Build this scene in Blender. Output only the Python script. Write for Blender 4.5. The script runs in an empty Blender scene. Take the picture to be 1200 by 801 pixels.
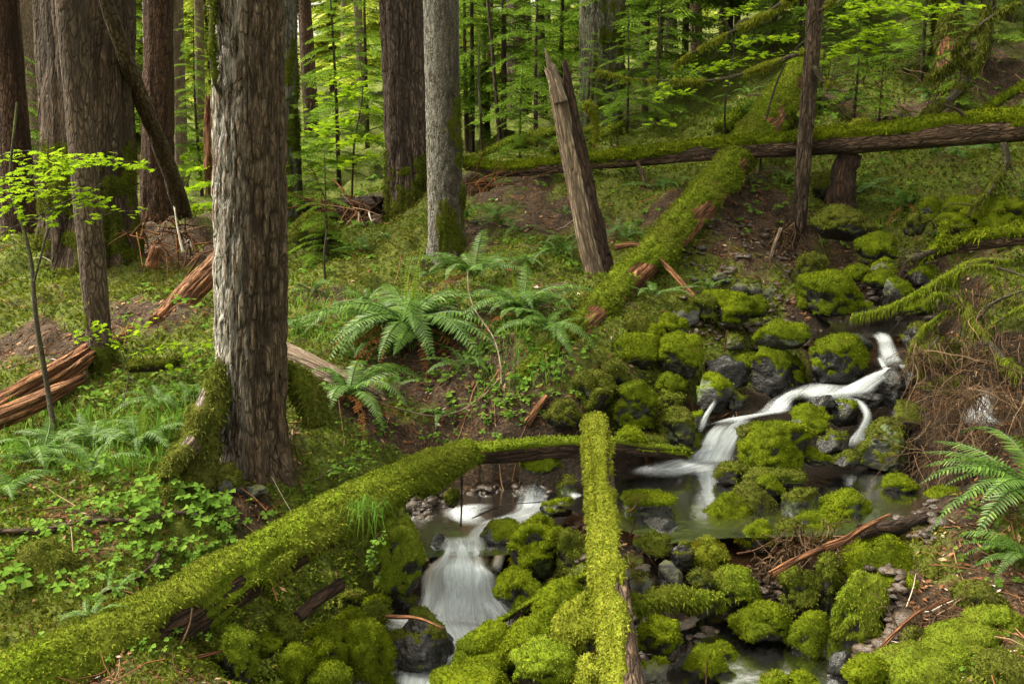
import bpy, math, random
import numpy as np
from mathutils import Vector

# ------------------------------------------------------------------ camera, sky, sun, exposure
scene = bpy.context.scene
CAMZ, PITCH, F, CX, CY = 2.8, math.radians(12.0), 1167.0, 600.0, 400.5
cam_d = bpy.data.cameras.new('camera'); cam = bpy.data.objects.new('camera', cam_d)
scene.collection.objects.link(cam); scene.camera = cam
cam.location = (0, 0, CAMZ); cam.rotation_euler = (math.radians(90) - PITCH, 0, 0)
cam_d.sensor_width = 36.0; cam_d.lens = 36.0 * F / 1200.0
cam_d.clip_start = 0.05; cam_d.clip_end = 600

world = bpy.data.worlds.new('World'); scene.world = world; world.use_nodes = True
wn, wl = world.node_tree.nodes, world.node_tree.links
SUN_EL, SUN_AZ = math.radians(54), math.radians(-75)      # azimuth from +Y towards +X
sky = wn.new('ShaderNodeTexSky'); sky.sky_type = 'NISHITA'; sky.sun_disc = False
sky.sun_elevation = SUN_EL; sky.sun_rotation = SUN_AZ
sky.air_density = 1.0; sky.dust_density = 6.0; sky.ozone_density = 0.6
hs = wn.new('ShaderNodeHueSaturation'); hs.inputs['Saturation'].default_value = 0.25
tint = wn.new('ShaderNodeMix'); tint.data_type = 'RGBA'; tint.blend_type = 'MULTIPLY'; tint.inputs[0].default_value = 1.0; tint.inputs[7].default_value = (1.0, .95, .74, 1)   # light filtered by overcast and canopy
wl.new(sky.outputs[0], hs.inputs['Color']); wl.new(hs.outputs[0], tint.inputs[6]); wl.new(tint.outputs[2], wn['Background'].inputs['Color'])
wn['Background'].inputs['Strength'].default_value = 0.12
sun_d = bpy.data.lights.new('sun', 'SUN'); sun = bpy.data.objects.new('sun', sun_d); scene.collection.objects.link(sun)
sun_d.energy = 1.5; sun_d.angle = math.radians(20); sun_d.color = (1.0, 0.95, 0.84)
sdir = Vector((math.sin(SUN_AZ) * math.cos(SUN_EL), math.cos(SUN_AZ) * math.cos(SUN_EL), math.sin(SUN_EL)))
sun.rotation_euler = (-sdir).to_track_quat('-Z', 'Y').to_euler()
vs = scene.view_settings
vs.view_transform = 'Standard'; vs.look = 'None'; vs.gamma = 1.0; vs.use_curve_mapping = False
vs.exposure = 2.4
scene.cycles.max_bounces = 6; scene.cycles.transparent_max_bounces = 12
scene.cycles.diffuse_bounces = 3; scene.cycles.glossy_bounces = 2; scene.cycles.transmission_bounces = 3

# ------------------------------------------------------------------ noise and small maths
rng = np.random.default_rng(7)
random.seed(7)

def _hash(i, j, k):
    n = (i.astype(np.uint32) * np.uint32(374761393)) ^ (j.astype(np.uint32) * np.uint32(668265263)) ^ (k.astype(np.uint32) * np.uint32(2246822519))
    n = (n ^ (n >> np.uint32(13))) * np.uint32(1274126177)
    n = (n ^ (n >> np.uint32(16))) * np.uint32(2654435761)
    return ((n ^ (n >> np.uint32(15))) & np.uint32(0xFFFFFF)).astype(np.float64) / 16777215.0

def vn(P):
    P = np.asarray(P, float)
    I = np.floor(P).astype(np.int64); f = P - I
    u = f * f * f * (f * (f * 6 - 15) + 10)
    i, j, k = I[:, 0], I[:, 1], I[:, 2]
    ux, uy, uz = u[:, 0], u[:, 1], u[:, 2]
    def L(a, b, t): return a + (b - a) * t
    c = lambda a, b, d: _hash(i + a, j + b, k + d)
    x00 = L(c(0, 0, 0), c(1, 0, 0), ux); x10 = L(c(0, 1, 0), c(1, 1, 0), ux)
    x01 = L(c(0, 0, 1), c(1, 0, 1), ux); x11 = L(c(0, 1, 1), c(1, 1, 1), ux)
    return L(L(x00, x10, uy), L(x01, x11, uy), uz)

def fbm(P, o=3, g=0.5):
    P = np.asarray(P, float); s = 0; a = 1; t = 0
    for q in range(o):
        s = s + a * vn(P * (2.03 ** q) + 17.3 * q); t += a; a *= g
    return s / t

def sstep(a, b, x):
    t = np.clip((x - a) / (b - a), 0, 1); return t * t * (3 - 2 * t)

def unit(A):
    return A / np.maximum(np.linalg.norm(A, axis=-1, keepdims=True), 1e-9)

# ------------------------------------------------------------------ surveying: sight lines of the photograph to points in the place
CP, SP = math.cos(PITCH), math.sin(PITCH)
def ray(px, py):
    px = np.asarray(px, float); py = np.asarray(py, float)
    u = (px - CX) / F; v = (py - CY) / F
    return np.stack([u + 0 * v, CP - v * SP + 0 * u, -SP - v * CP + 0 * u], -1)
ORG = np.array([0, 0, CAMZ])
def at_y(px, py, Y):
    d = ray(px, py); return ORG + d * (Y / d[1])
def at_z(px, py, z):
    d = ray(px, py); return ORG + d * ((z - CAMZ) / d[2])

# ------------------------------------------------------------------ terrain
CTRL = [  # px, py, distance
 # left bank
 (290,545,5.65),(100,640,4.75),(0,780,3.85),(0,640,4.6),(150,440,7.5),(60,500,6.5),(0,420,7.6),(100,340,10.6),(0,300,11.5),
 (200,270,15.5),(250,230,20),(60,230,17),(340,330,9.4),(480,410,7.4),(400,490,6.25),(600,500,6.25),(600,440,6.8),
 (680,410,7.05),(520,295,9.5),(475,245,12.2),(420,270,11.3),(560,200,13),(620,150,18),(700,335,8.7),(590,330,8.6),
 (330,560,5.6),(240,620,4.95),(200,700,4.35),(430,560,5.65),(520,530,5.95),(380,600,5.3),(300,230,18),(370,160,27),(300,175,28),
 (0,900,3.3),(150,900,3.2),(640,130,23),(560,150,20),
 # hillside
 (780,300,8.9),(840,215,10.6),(930,262,9.9),(880,230,10.4),(705,140,16.5),(760,165,14),(800,130,16),(930,95,14.5),(1000,60,16),
 (1000,150,12.2),(1100,100,13.5),(1100,170,11.2),(1150,20,17),(1060,0,20),(900,50,18),(1000,215,10.2),(1100,240,9.4),(1190,210,9.6),(800,60,20),
 (900,320,8.4),(860,345,8.0),(1050,310,8.3),(1190,320,8.0),(1150,360,7.5),(980,352,7.9),
 (740,390,7.4),(700,460,6.7),(740,470,6.75),(690,500,6.35),(770,440,7.0),(820,410,7.35),
 # right bank
 (1180,590,5.5),(1190,540,5.9),(1130,610,5.35),(1190,690,4.75),(1100,690,4.85),(1190,800,4.0),(1080,780,4.25),(1100,620,5.3),(1120,520,6.2),(1170,450,6.75),
]
CTRLZ = [  # px, py, height
 # stream bed, lowest pool to the top pool
 (480,790,-.15),(540,790,-.15),(430,700,.0),(470,720,-.12),(560,745,-.12),(360,790,.05),(300,740,.25),(260,770,.2),(400,680,.25),(450,650,.38),
 (540,715,.0),(540,690,.08),(540,640,.3),(500,610,.33),(560,600,.33),(600,600,.36),(520,575,.45),(600,545,.62),
 (625,580,.44),(690,580,.46),(800,570,.44),(900,560,.45),(1000,560,.48),(1060,570,.5),(760,540,.52),(960,600,.5),(830,620,.42),(880,668,.36),(940,655,.42),(1000,660,.42),(800,660,.40),(740,660,.40),(712,622,.6),(780,645,.62),(850,638,.62),(960,636,.64),(1070,626,.65),(1060,650,.48),
 (640,640,.36),(620,700,.2),(600,780,.05),(680,790,.15),(760,790,.13),(860,770,.12),(940,780,.13),(1000,790,.18),(860,700,.2),(960,680,.27),(1040,700,.3),(770,700,.22),(760,640,.38),
 (800,545,.46),(830,530,.55),(848,505,.75),(890,484,.83),(960,462,.88),(1000,458,.9),(1010,490,.78),(1000,520,.6),(1040,450,1.0),(1040,412,1.08),(1060,480,.85),(1100,480,.95),
 (930,410,1.08),(1000,388,1.13),(1050,380,1.13),(1000,372,1.15),(880,420,1.1),(830,460,.9),(1090,400,1.15),
 (1030,345,1.3),(1040,330,1.4),
]
cw = [at_y(*c) for c in CTRL] + [at_z(*c) for c in CTRLZ]
cw += [np.array(p, float) for p in [(-30,60,5),(0,60,7),(30,60,14),(-40,20,1.6),(-40,5,1.2),(-8,1,.6),(0,1,-.1),(3,2,.1),(8,1,.7),(-8,-8,.8),(0,-8,-.3),(8,-8,.8),
       (14,8,3.6),(24,20,8),(30,5,6),(9,6,2.0),(11,14,4.4),(60,60,22),(-60,60,5),(-60,-8,1.5),(50,-8,8),(0,110,11),(-70,110,9),(70,110,30),(-9,9,1.1),(-14,16,1.5),(-12,28,2.6),(3,30,4.4),(9,26,6.0)]]
cw = np.array(cw)
def _phi(r): return np.sqrt(r * r + 0.35 ** 2)
_D = np.linalg.norm(cw[:, None, :2] - cw[None, :, :2], axis=-1)
_n = len(cw)
_A = np.zeros((_n + 3, _n + 3)); _A[:_n, :_n] = _phi(_D) - 0.04 * np.eye(_n)
_A[:_n, _n] = 1; _A[:_n, _n + 1:] = cw[:, :2]; _A[_n, :_n] = 1; _A[_n + 1:, :_n] = cw[:, :2].T
_b = np.zeros(_n + 3); _b[:_n] = cw[:, 2]
_W = np.linalg.lstsq(_A, _b, rcond=None)[0]
PLV = [(([(400, 790), (425, 722), (480, 695), (560, 700), (605, 735), (600, 850), (380, 850)]), .0), ([(482, 645), (490, 605), (525, 575), (600, 568), (680, 585), (650, 620), (580, 640), (545, 648)], .42),
       ([(690, 560), (740, 540), (830, 535), (960, 532), (1090, 545), (1150, 578), (1070, 612), (960, 622), (850, 624), (780, 632), (715, 608)], .57), ([(755, 705), (830, 690), (960, 695), (1040, 725), (1040, 820), (760, 820)], .235), ([(945, 368), (1090, 370), (1100, 388), (1040, 396), (950, 396)], 1.25)]
PLV = [(np.array([at_z(x, y, z)[:2] for x, y in p]), z) for p, z in PLV]
def in_depth(P, X, Y):
    """distance to the shore for points inside the outline P, 0 outside"""
    c = np.zeros(len(X), bool); D = np.full(len(X), 9.0); j = len(P) - 1
    for i in range(len(P)):
        (xi, yi), (xj, yj) = P[i], P[j]
        c ^= ((yi > Y) != (yj > Y)) & (X < (xj - xi) * (Y - yi) / (yj - yi + 1e-12) + xi)
        t = np.clip(((X - xi) * (xj - xi) + (Y - yi) * (yj - yi)) / ((xj - xi) ** 2 + (yj - yi) ** 2), 0, 1)
        D = np.minimum(D, np.hypot(X - xi - t * (xj - xi), Y - yi - t * (yj - yi))); j = i
    return np.where(c, D, 0)
def base_h(X, Y):
    X = np.atleast_1d(X); Y = np.atleast_1d(Y); out = base_h0(X, Y)
    k = (Y > 2) & (Y < 9) & (np.abs(X) < 5)
    if k.any():
        x, y, h = X[k], Y[k], out[k]
        for P, z in PLV:
            d = in_depth(P, x, y); h = np.where(d > 0, np.minimum(h, z + .06 - np.minimum(d * .9, .19)), h)
        out[k] = h
    return out
def base_h0(X, Y):
    X = np.atleast_1d(X); Y = np.atleast_1d(Y); out = np.empty(len(X))
    for s in range(0, len(X), 40000):
        x = X[s:s + 40000]; y = Y[s:s + 40000]
        r = np.hypot(x[:, None] - cw[None, :, 0], y[:, None] - cw[None, :, 1])
        out[s:s + 40000] = _phi(r) @ _W[:_n] + _W[_n] + x * _W[_n + 1] + y * _W[_n + 2]
    return out
def ground_h(X, Y):
    X = np.atleast_1d(np.asarray(X, float)); Y = np.atleast_1d(np.asarray(Y, float))
    z = np.zeros_like(X)
    a = np.stack([X * 1.1, Y * 1.1, z + 3.1], -1); b = np.stack([X * 4.5, Y * 4.5, z + 8.7], -1); c = np.stack([X * 17, Y * 17, z], -1)
    far = sstep(5, 12, Y)
    return base_h(X, Y) + (fbm(a, 2) - .5) * (.16 + .5 * far) + (fbm(b, 2) - .5) * (.10 + .16 * far) + (vn(c) - .5) * .03
STREAM = np.array([at_z(x, y, z)[:2] for x, y, z in [(500, 860, 0), (500, 790, 0), (540, 730, 0), (540, 690, .2), (535, 640, .42), (560, 605, .42), (620, 588, .44), (690, 575, .5), (780, 575, .57), (880, 580, .57), (980, 570, .57), (1060, 570, .57), (1110, 580, .57)]])
STREAM2 = np.array([at_z(x, y, z)[:2] for x, y, z in [(800, 560, .57), (840, 520, .7), (880, 484, .9), (960, 462, .98), (1020, 440, 1.07), (1045, 405, 1.2), (1000, 385, 1.25), (1080, 385, 1.25), (1040, 345, 1.35)]])
STREAM3 = np.array([at_z(x, y, z)[:2] for x, y, z in [(760, 620, .5), (820, 660, .35), (900, 690, .25), (980, 740, .22), (880, 760, .2), (900, 810, .15), (800, 800, .15)]])
STREAM4 = np.array([at_z(x, y, z)[:2] for x, y, z in [(1060, 540, .6), (1090, 500, .85), (1130, 480, .95), (1180, 460, 1.0)]])
def wetness(X, Y):
    D = np.full(len(X), 9.0)
    for P, rr in ((STREAM, .42), (STREAM2, .5), (STREAM3, .48), (STREAM4, .45)):
        for (xi, yi), (xj, yj) in zip(P[:-1], P[1:]):
            t = np.clip(((X - xi) * (xj - xi) + (Y - yi) * (yj - yi)) / ((xj - xi) ** 2 + (yj - yi) ** 2 + 1e-9), 0, 1)
            D = np.minimum(D, np.hypot(X - xi - t * (xj - xi), Y - yi - t * (yj - yi)) / rr)
    return 1 - sstep(.6, 1.25, D)
def gnd(px, py, lo=2.2, hi=70.0):
    """points where the sight lines first meet the ground (arrays or scalars)"""
    px = np.atleast_1d(np.asarray(px, float)); py = np.atleast_1d(np.asarray(py, float))
    d = ray(px, py); d = d / d[:, 1:2]
    Ys = np.concatenate([np.linspace(lo, 14, 170), np.geomspace(14.2, hi, 70)])
    P = ORG + d[:, None, :] * Ys[None, :, None]
    H = base_h(P[..., 0].ravel(), P[..., 1].ravel()).reshape(P.shape[:2])
    below = P[..., 2] <= H
    idx = np.where(below.any(1), below.argmax(1), len(Ys) - 1); i0 = np.maximum(idx - 1, 0)
    r = np.arange(len(px)); a = P[r, i0, 2] - H[r, i0]; b = P[r, idx, 2] - H[r, idx]
    t = np.where(np.abs(a - b) > 1e-6, a / np.where(np.abs(a - b) > 1e-6, a - b, 1), 0); t = np.clip(t, 0, 1)
    Y = Ys[i0] + (Ys[idx] - Ys[i0]) * t
    Q = ORG + d * Y[:, None]; Q[:, 2] = ground_h(Q[:, 0], Q[:, 1])
    return Q
def g1(px, py): return gnd(px, py)[0]

# ------------------------------------------------------------------ materials
def mat(name):
    m = bpy.data.materials.new(name); m.use_nodes = True
    nt = m.node_tree; nt.nodes.clear()
    return m, nt, nt.nodes, nt.links
def node(nt, kind, **kw):
    n = nt.nodes.new(kind)
    for k, v in kw.items():
        if k in n.inputs: n.inputs[k].default_value = v
        else: setattr(n, k, v)
    return n
def ramp(nt, src, stops):
    r = nt.nodes.new('ShaderNodeValToRGB'); e = r.color_ramp.elements
    while len(e) < len(stops): e.new(.5)
    for q, (p, c) in enumerate(stops):
        e[q].position = p; e[q].color = (*c, 1) if len(c) == 3 else c
    nt.links.new(src, r.inputs[0]); return r.outputs[0]
def mixc(nt, fac, a, b):
    m = nt.nodes.new('ShaderNodeMix'); m.data_type = 'RGBA'
    for i, s in ((0, fac), (6, a), (7, b)):
        if isinstance(s, (int, float)): m.inputs[i].default_value = s
        elif isinstance(s, tuple): m.inputs[i].default_value = (*s, 1)
        else: nt.links.new(s, m.inputs[i])
    return m.outputs[2]
def noise_node(nt, co, scale, detail=3, rough=.55, scl=(1, 1, 1)):
    mp = node(nt, 'ShaderNodeMapping'); mp.inputs['Scale'].default_value = scl
    nt.links.new(co, mp.inputs['Vector'])
    n = node(nt, 'ShaderNodeTexNoise', Scale=scale, Detail=detail, Roughness=rough)
    nt.links.new(mp.outputs[0], n.inputs['Vector']); return n.outputs['Fac']
def leafy(name, stops, trans=.35, big=None, rough=.6, spec=.0, grain=0):
    """foliage and moss: colour varies blade by blade (attribute v) and patch by patch"""
    m, nt, N, L = mat(name)
    at = node(nt, 'ShaderNodeAttribute', attribute_name='v')
    col = ramp(nt, at.outputs['Fac'], stops)
    if big:
        g = node(nt, 'ShaderNodeNewGeometry')
        nf = noise_node(nt, g.outputs['Position'], big[0], 3)
        f = ramp(nt, nf, [(.42, (0, 0, 0)), (.66, (1, 1, 1))])
        col = mixc(nt, f, col, big[1])
    d = node(nt, 'ShaderNodeBsdfDiffuse'); t = node(nt, 'ShaderNodeBsdfTranslucent')
    if grain:
        gp_ = node(nt, 'ShaderNodeNewGeometry').outputs['Position']; ng = noise_node(nt, gp_, grain, 3, .7)
        bp = node(nt, 'ShaderNodeBump', Strength=.9, Distance=.012); L.new(ng, bp.inputs['Height']); L.new(bp.outputs[0], d.inputs['Normal'])
        col = mixc(nt, ramp(nt, ng, [(.3, (.75,) * 3), (.55, (0, 0, 0))]), col, stops[0][1])
        nd = noise_node(nt, gp_, 6.5, 5, .75); col = mixc(nt, ramp(nt, nd, [(.60, (0, 0, 0)), (.70, (.7,) * 3)]), col, (.12, .09, .025))      # browned, dying moss
    L.new(col, d.inputs['Color']); L.new(col, t.inputs['Color'])
    mx = node(nt, 'ShaderNodeMixShader', Fac=trans); L.new(d.outputs[0], mx.inputs[1]); L.new(t.outputs[0], mx.inputs[2])
    out = node(nt, 'ShaderNodeOutputMaterial'); last = mx.outputs[0]
    if spec > 0:
        gl = node(nt, 'ShaderNodeBsdfGlossy', Roughness=rough); gl.inputs['Color'].default_value = (1, 1, 1, 1)
        m2 = node(nt, 'ShaderNodeMixShader', Fac=spec); L.new(last, m2.inputs[1]); L.new(gl.outputs[0], m2.inputs[2]); last = m2.outputs[0]
    L.new(last, out.inputs[0]); return m
def bark(name, dark, mid, light, sc=14, stretch=.16, lichen=None, moss=None, bump=.6, rough=.9, moss_lo=.55):
    m, nt, N, L = mat(name)
    co = node(nt, 'ShaderNodeAttribute', attribute_name='co').outputs['Vector']
    n1 = noise_node(nt, co, sc * 1.5, 5, .62, (1, 1, stretch * 1.5)); n2 = noise_node(nt, co, sc * 4.5, 5, .7, (1, 1, stretch * 2.4)); n3 = noise_node(nt, co, 2.2, 3, .6, (1, 1, .5))
    mpv = node(nt, 'ShaderNodeMapping'); mpv.inputs['Scale'].default_value = (1, 1, stretch * 1.8); L.new(co, mpv.inputs['Vector'])
    wob = node(nt, 'ShaderNodeMix', data_type='VECTOR'); wob.inputs[0].default_value = .06
    nz_ = node(nt, 'ShaderNodeTexNoise', Scale=sc, Detail=2); L.new(mpv.outputs[0], nz_.inputs['Vector']); L.new(mpv.outputs[0], wob.inputs[4]); L.new(nz_.outputs['Color'], wob.inputs[5])
    vo = node(nt, 'ShaderNodeTexVoronoi', Scale=sc * 2.2); vo.feature = 'DISTANCE_TO_EDGE'; L.new(wob.outputs[1], vo.inputs['Vector'])
    crack = ramp(nt, vo.outputs['Distance'], [(.0, (1, 1, 1)), (.16, (0, 0, 0))])
    col = ramp(nt, n1, [(.3, dark), (.48, mid), (.68, light)])
    col = mixc(nt, ramp(nt, n2, [(.42, (.85,) * 3), (.6, (0, 0, 0))]), col, tuple(c * .7 for c in dark))
    col = mixc(nt, ramp(nt, crack, [(0, (0, 0, 0)), (1, (.75,) * 3)]), col, tuple(c * .5 for c in dark))
    col = mixc(nt, ramp(nt, n3, [(.4, (0, 0, 0)), (.7, (.55,) * 3)]), col, tuple((a * .4 + b * .6) for a, b in zip(dark, mid)))
    fv = node(nt, 'ShaderNodeAttribute', attribute_name='v').outputs['Fac']      # 0 in the cracks of the bark, 1 on its plates
    col = mixc(nt, ramp(nt, fv, [(.12, (.8,) * 3), (.62, (0, 0, 0))]), col, tuple(c * .6 for c in dark))
    if lichen:   # (colour, x threshold of the side it grows on, strength)
        sx = node(nt, 'ShaderNodeSeparateXYZ'); L.new(co, sx.inputs[0])
        mr = node(nt, 'ShaderNodeMapRange'); L.new(sx.outputs[0], mr.inputs[0])
        mr.inputs[1].default_value = lichen[1][0]; mr.inputs[2].default_value = lichen[1][1]; mr.inputs[3].default_value = 1.0; mr.inputs[4].default_value = 0.0
        nl = noise_node(nt, co, sc * 2.2, 6, .75, (1, 1, stretch * 1.2)); 
        mu = node(nt, 'ShaderNodeMath', operation='MULTIPLY'); L.new(mr.outputs[0], mu.inputs[0])
        L.new(ramp(nt, nl, [(.47, (0, 0, 0)), (.53, (1, 1, 1))]), mu.inputs[1])
        mu2 = node(nt, 'ShaderNodeMath', operation='MULTIPLY'); L.new(mu.outputs[0], mu2.inputs[0]); mu2.inputs[1].default_value = lichen[2]
        col = mixc(nt, mu2.outputs[0], col, lichen[0])
    if moss:
        nm = noise_node(nt, co, 3.4, 5, .7, (1, 1, .45))
        col = mixc(nt, ramp(nt, nm, [(moss_lo, (0, 0, 0)), (moss_lo + .16, (.85,) * 3)]), col, moss)
    b = node(nt, 'ShaderNodeBsdfPrincipled', Roughness=rough); b.inputs['Specular IOR Level'].default_value = .25
    L.new(col, b.inputs['Base Color'])
    ad = node(nt, 'ShaderNodeMath', operation='ADD'); L.new(n1, ad.inputs[0]); L.new(n2, ad.inputs[1])
    ad3 = node(nt, 'ShaderNodeMath', operation='MULTIPLY_ADD'); L.new(crack, ad3.inputs[0]); ad3.inputs[1].default_value = -.8; L.new(ad.outputs[0], ad3.inputs[2]); ad = ad3
    bp = node(nt, 'ShaderNodeBump', Strength=min(1, bump * 1.3), Distance=.03); L.new(ad.outputs[0], bp.inputs['Height']); L.new(bp.outputs[0], b.inputs['Normal'])
    L.new(b.outputs[0], node(nt, 'ShaderNodeOutputMaterial').inputs[0]); return m
def rockmat(name, dark, light, rough=.35, spec=.5, moss=None):
    m, nt, N, L = mat(name)
    co = node(nt, 'ShaderNodeNewGeometry').outputs['Position']
    n1 = noise_node(nt, co, 7, 5, .6); n2 = noise_node(nt, co, 45, 4, .65)
    col = ramp(nt, n1, [(.3, dark), (.7, light)])
    col = mixc(nt, ramp(nt, n2, [(.4, (.6,) * 3), (.62, (0, 0, 0))]), col, tuple(c * .5 for c in dark))
    if moss:
        nm = noise_node(nt, co, 5.5, 5, .7)
        sz = node(nt, 'ShaderNodeSeparateXYZ'); L.new(node(nt, 'ShaderNodeNewGeometry').outputs['Normal'], sz.inputs[0])
        ad = node(nt, 'ShaderNodeMath', operation='MULTIPLY_ADD'); L.new(sz.outputs[2], ad.inputs[0]); ad.inputs[1].default_value = .22; L.new(nm, ad.inputs[2])
        col = mixc(nt, ramp(nt, ad.outputs[0], [(.52, (0, 0, 0)), (.68, (.9,) * 3)]), col, moss)
    b = node(nt, 'ShaderNodeBsdfPrincipled'); L.new(col, b.inputs['Base Color'])
    b.inputs['Specular IOR Level'].default_value = spec
    L.new(ramp(nt, n2, [(.3, (max(rough - .15, .08),) * 3), (.75, (rough + .3,) * 3)]), b.inputs['Roughness'])
    ad2 = node(nt, 'ShaderNodeMath', operation='ADD'); L.new(n1, ad2.inputs[0]); L.new(n2, ad2.inputs[1])
    bp = node(nt, 'ShaderNodeBump', Strength=.55, Distance=.025); L.new(ad2.outputs[0], bp.inputs['Height']); L.new(bp.outputs[0], b.inputs['Normal'])
    L.new(b.outputs[0], node(nt, 'ShaderNodeOutputMaterial').inputs[0]); return m

M = {}
M['moss_bright'] = leafy('moss_bright', [(0, (.048, .066, .005)), (.45, (.122, .160, .008)), (.8, (.215, .25, .012)), (1, (.30, .31, .02))], .3, (3.4, (.075, .10, .008)), grain=70)
M['moss_yellow'] = leafy('moss_yellow', [(0, (.07, .095, .010)), (.4, (.19, .215, .020)), (.8, (.30, .31, .04)), (1, (.40, .385, .08))], .3, (4.5, (.15, .165, .015)), grain=80)
M['moss_olive'] = leafy('moss_olive', [(0, (.035, .045, .008)), (.5, (.098, .12, .014)), (.85, (.165, .185, .022)), (1, (.22, .17, .05))], .28, (2.2, (.08, .085, .018)), grain=60)
M['moss_log'] = leafy('moss_log', [(0, (.052, .08, .008)), (.5, (.14, .19, .013)), (.85, (.23, .275, .022)), (1, (.28, .24, .06))], .3, (1.8, (.135, .15, .02)), grain=70)
M['ground_moss'] = leafy('ground_moss', [(0, (.035, .055, .008)), (.5, (.09, .135, .012)), (.85, (.16, .20, .018)), (1, (.21, .18, .04))], .3, (.9, (.11, .115, .016)))
M['fern'] = leafy('fern', [(0, (.035, .08, .010)), (.6, (.075, .15, .018)), (1, (.14, .23, .03))], .35, None, .45, .02)
M['fern_dead'] = leafy('fern_dead', [(0, (.12, .045, .018)), (.6, (.2, .085, .03)), (1, (.28, .14, .06))], .2)
M['fern_new'] = leafy('fern_new', [(0, (.13, .20, .02)), (1, (.25, .33, .045))], .4)
M['leaf'] = leafy('leaf', [(0, (.11, .19, .008)), (.5, (.21, .33, .012)), (1, (.33, .45, .02))], .5)
M['herb'] = leafy('herb', [(0, (.045, .095, .012)), (.5, (.09, .17, .022)), (1, (.16, .25, .04))], .4)
M['hemlock'] = leafy('hemlock', [(0, (.06, .12, .013)), (.5, (.13, .22, .022)), (1, (.22, .33, .032))], .5)
M['hemlock_far_lit'] = leafy('hemlock_far_lit', [(0, (.20, .25, .03)), (.5, (.34, .40, .05)), (1, (.48, .54, .08))], .6)  # bright, hazy light of the distance painted in as a paler, yellower green
M['needle_grey'] = leafy('needle_grey', [(0, (.03, .07, .035)), (1, (.09, .15, .08))], .3)
M['litter'] = leafy('litter', [(0, (.035, .02, .012)), (.5, (.10, .05, .025)), (.8, (.19, .085, .04)), (.97, (.3, .2, .12)), (1, (.5, .45, .4))], .1)
M['dead_twig'] = leafy('dead_twig', [(0, (.035, .022, .014)), (.6, (.085, .055, .034)), (1, (.20, .13, .08))], .05)
M['grass'] = leafy('grass', [(0, (.05, .13, .015)), (1, (.16, .28, .04))], .4)
M['bark_front'] = bark('bark_front', (.055, .035, .022), (.185, .122, .078), (.32, .24, .17), 21, .10, ((.52, .50, .46), (-.17, .06), .75), (.10, .11, .03), .8, moss_lo=.66)
M['bark_dark'] = bark('bark_dark', (.035, .022, .015), (.115, .075, .05), (.21, .15, .105), 12, .12, None, (.08, .075, .03), .9, moss_lo=.6)
M['bark_red'] = bark('bark_red', (.035, .018, .012), (.12, .06, .038), (.22, .12, .078), 12, .14, None, None, .8)
M['bark_pale'] = bark('bark_pale', (.10, .068, .047), (.24, .17, .12), (.38, .30, .22), 18, .2, None, (.2, .18, .08), .5, moss_lo=.62)
M['bark_tan'] = bark('bark_tan', (.06, .04, .028), (.18, .12, .082), (.30, .22, .158), 14, .14, None, (.13, .13, .05), .8, moss_lo=.64)
M['bark_grey'] = bark('bark_grey', (.06, .048, .036), (.17, .145, .115), (.30, .27, .225), 22, .22, ((.5, .49, .45), (-.2, .06), .6), (.10, .10, .025), .6, moss_lo=.56)
M['bark_mossy'] = bark('bark_mossy', (.05, .042, .03), (.15, .135, .10), (.26, .24, .19), 12, .14, ((.4, .4, .36), (-.4, .3), .4), (.14, .15, .04), .8, moss_lo=.52)
M['bark_fissured'] = bark('bark_fissured', (.04, .026, .02), (.13, .088, .066), (.24, .175, .14), 12, .12, None, (.09, .09, .03), .9, moss_lo=.66)
M['snag'] = bark('snag', (.12, .08, .055), (.29, .215, .15), (.45, .37, .28), 16, .06, None, (.16, .17, .08), .5, moss_lo=.6)
M['rot_wood'] = bark('rot_wood', (.09, .034, .014), (.34, .14, .055), (.52, .29, .15), 14, .05, None, None, 1.0)
M['rot_dark'] = bark('rot_dark', (.022, .013, .009), (.07, .036, .022), (.14, .075, .045), 14, .1, None, (.06, .07, .012), .9, moss_lo=.58)
M['log_bark'] = bark('log_bark', (.045, .028, .019), (.15, .092, .06), (.27, .175, .12), 14, .14, None, (.09, .10, .02), .8, moss_lo=.6)
M['stem'] = bark('stem', (.03, .024, .015), (.10, .08, .05), (.18, .16, .11), 30, .3, None, (.10, .13, .02), .4, moss_lo=.5)
M['rock_wet'] = rockmat('rock_wet', (.004, .004, .004), (.013, .012, .011), .22, .4)
M['rock_mossy'] = rockmat('rock_mossy', (.006, .006, .005), (.022, .021, .018), .35, .45, (.055, .085, .012))
M['rock_grey'] = rockmat('rock_grey', (.03, .03, .028), (.10, .098, .09), .6, .35, (.07, .08, .02))
M['gravel'] = rockmat('gravel', (.02, .014, .010), (.10, .065, .045), .3, .5)

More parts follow.
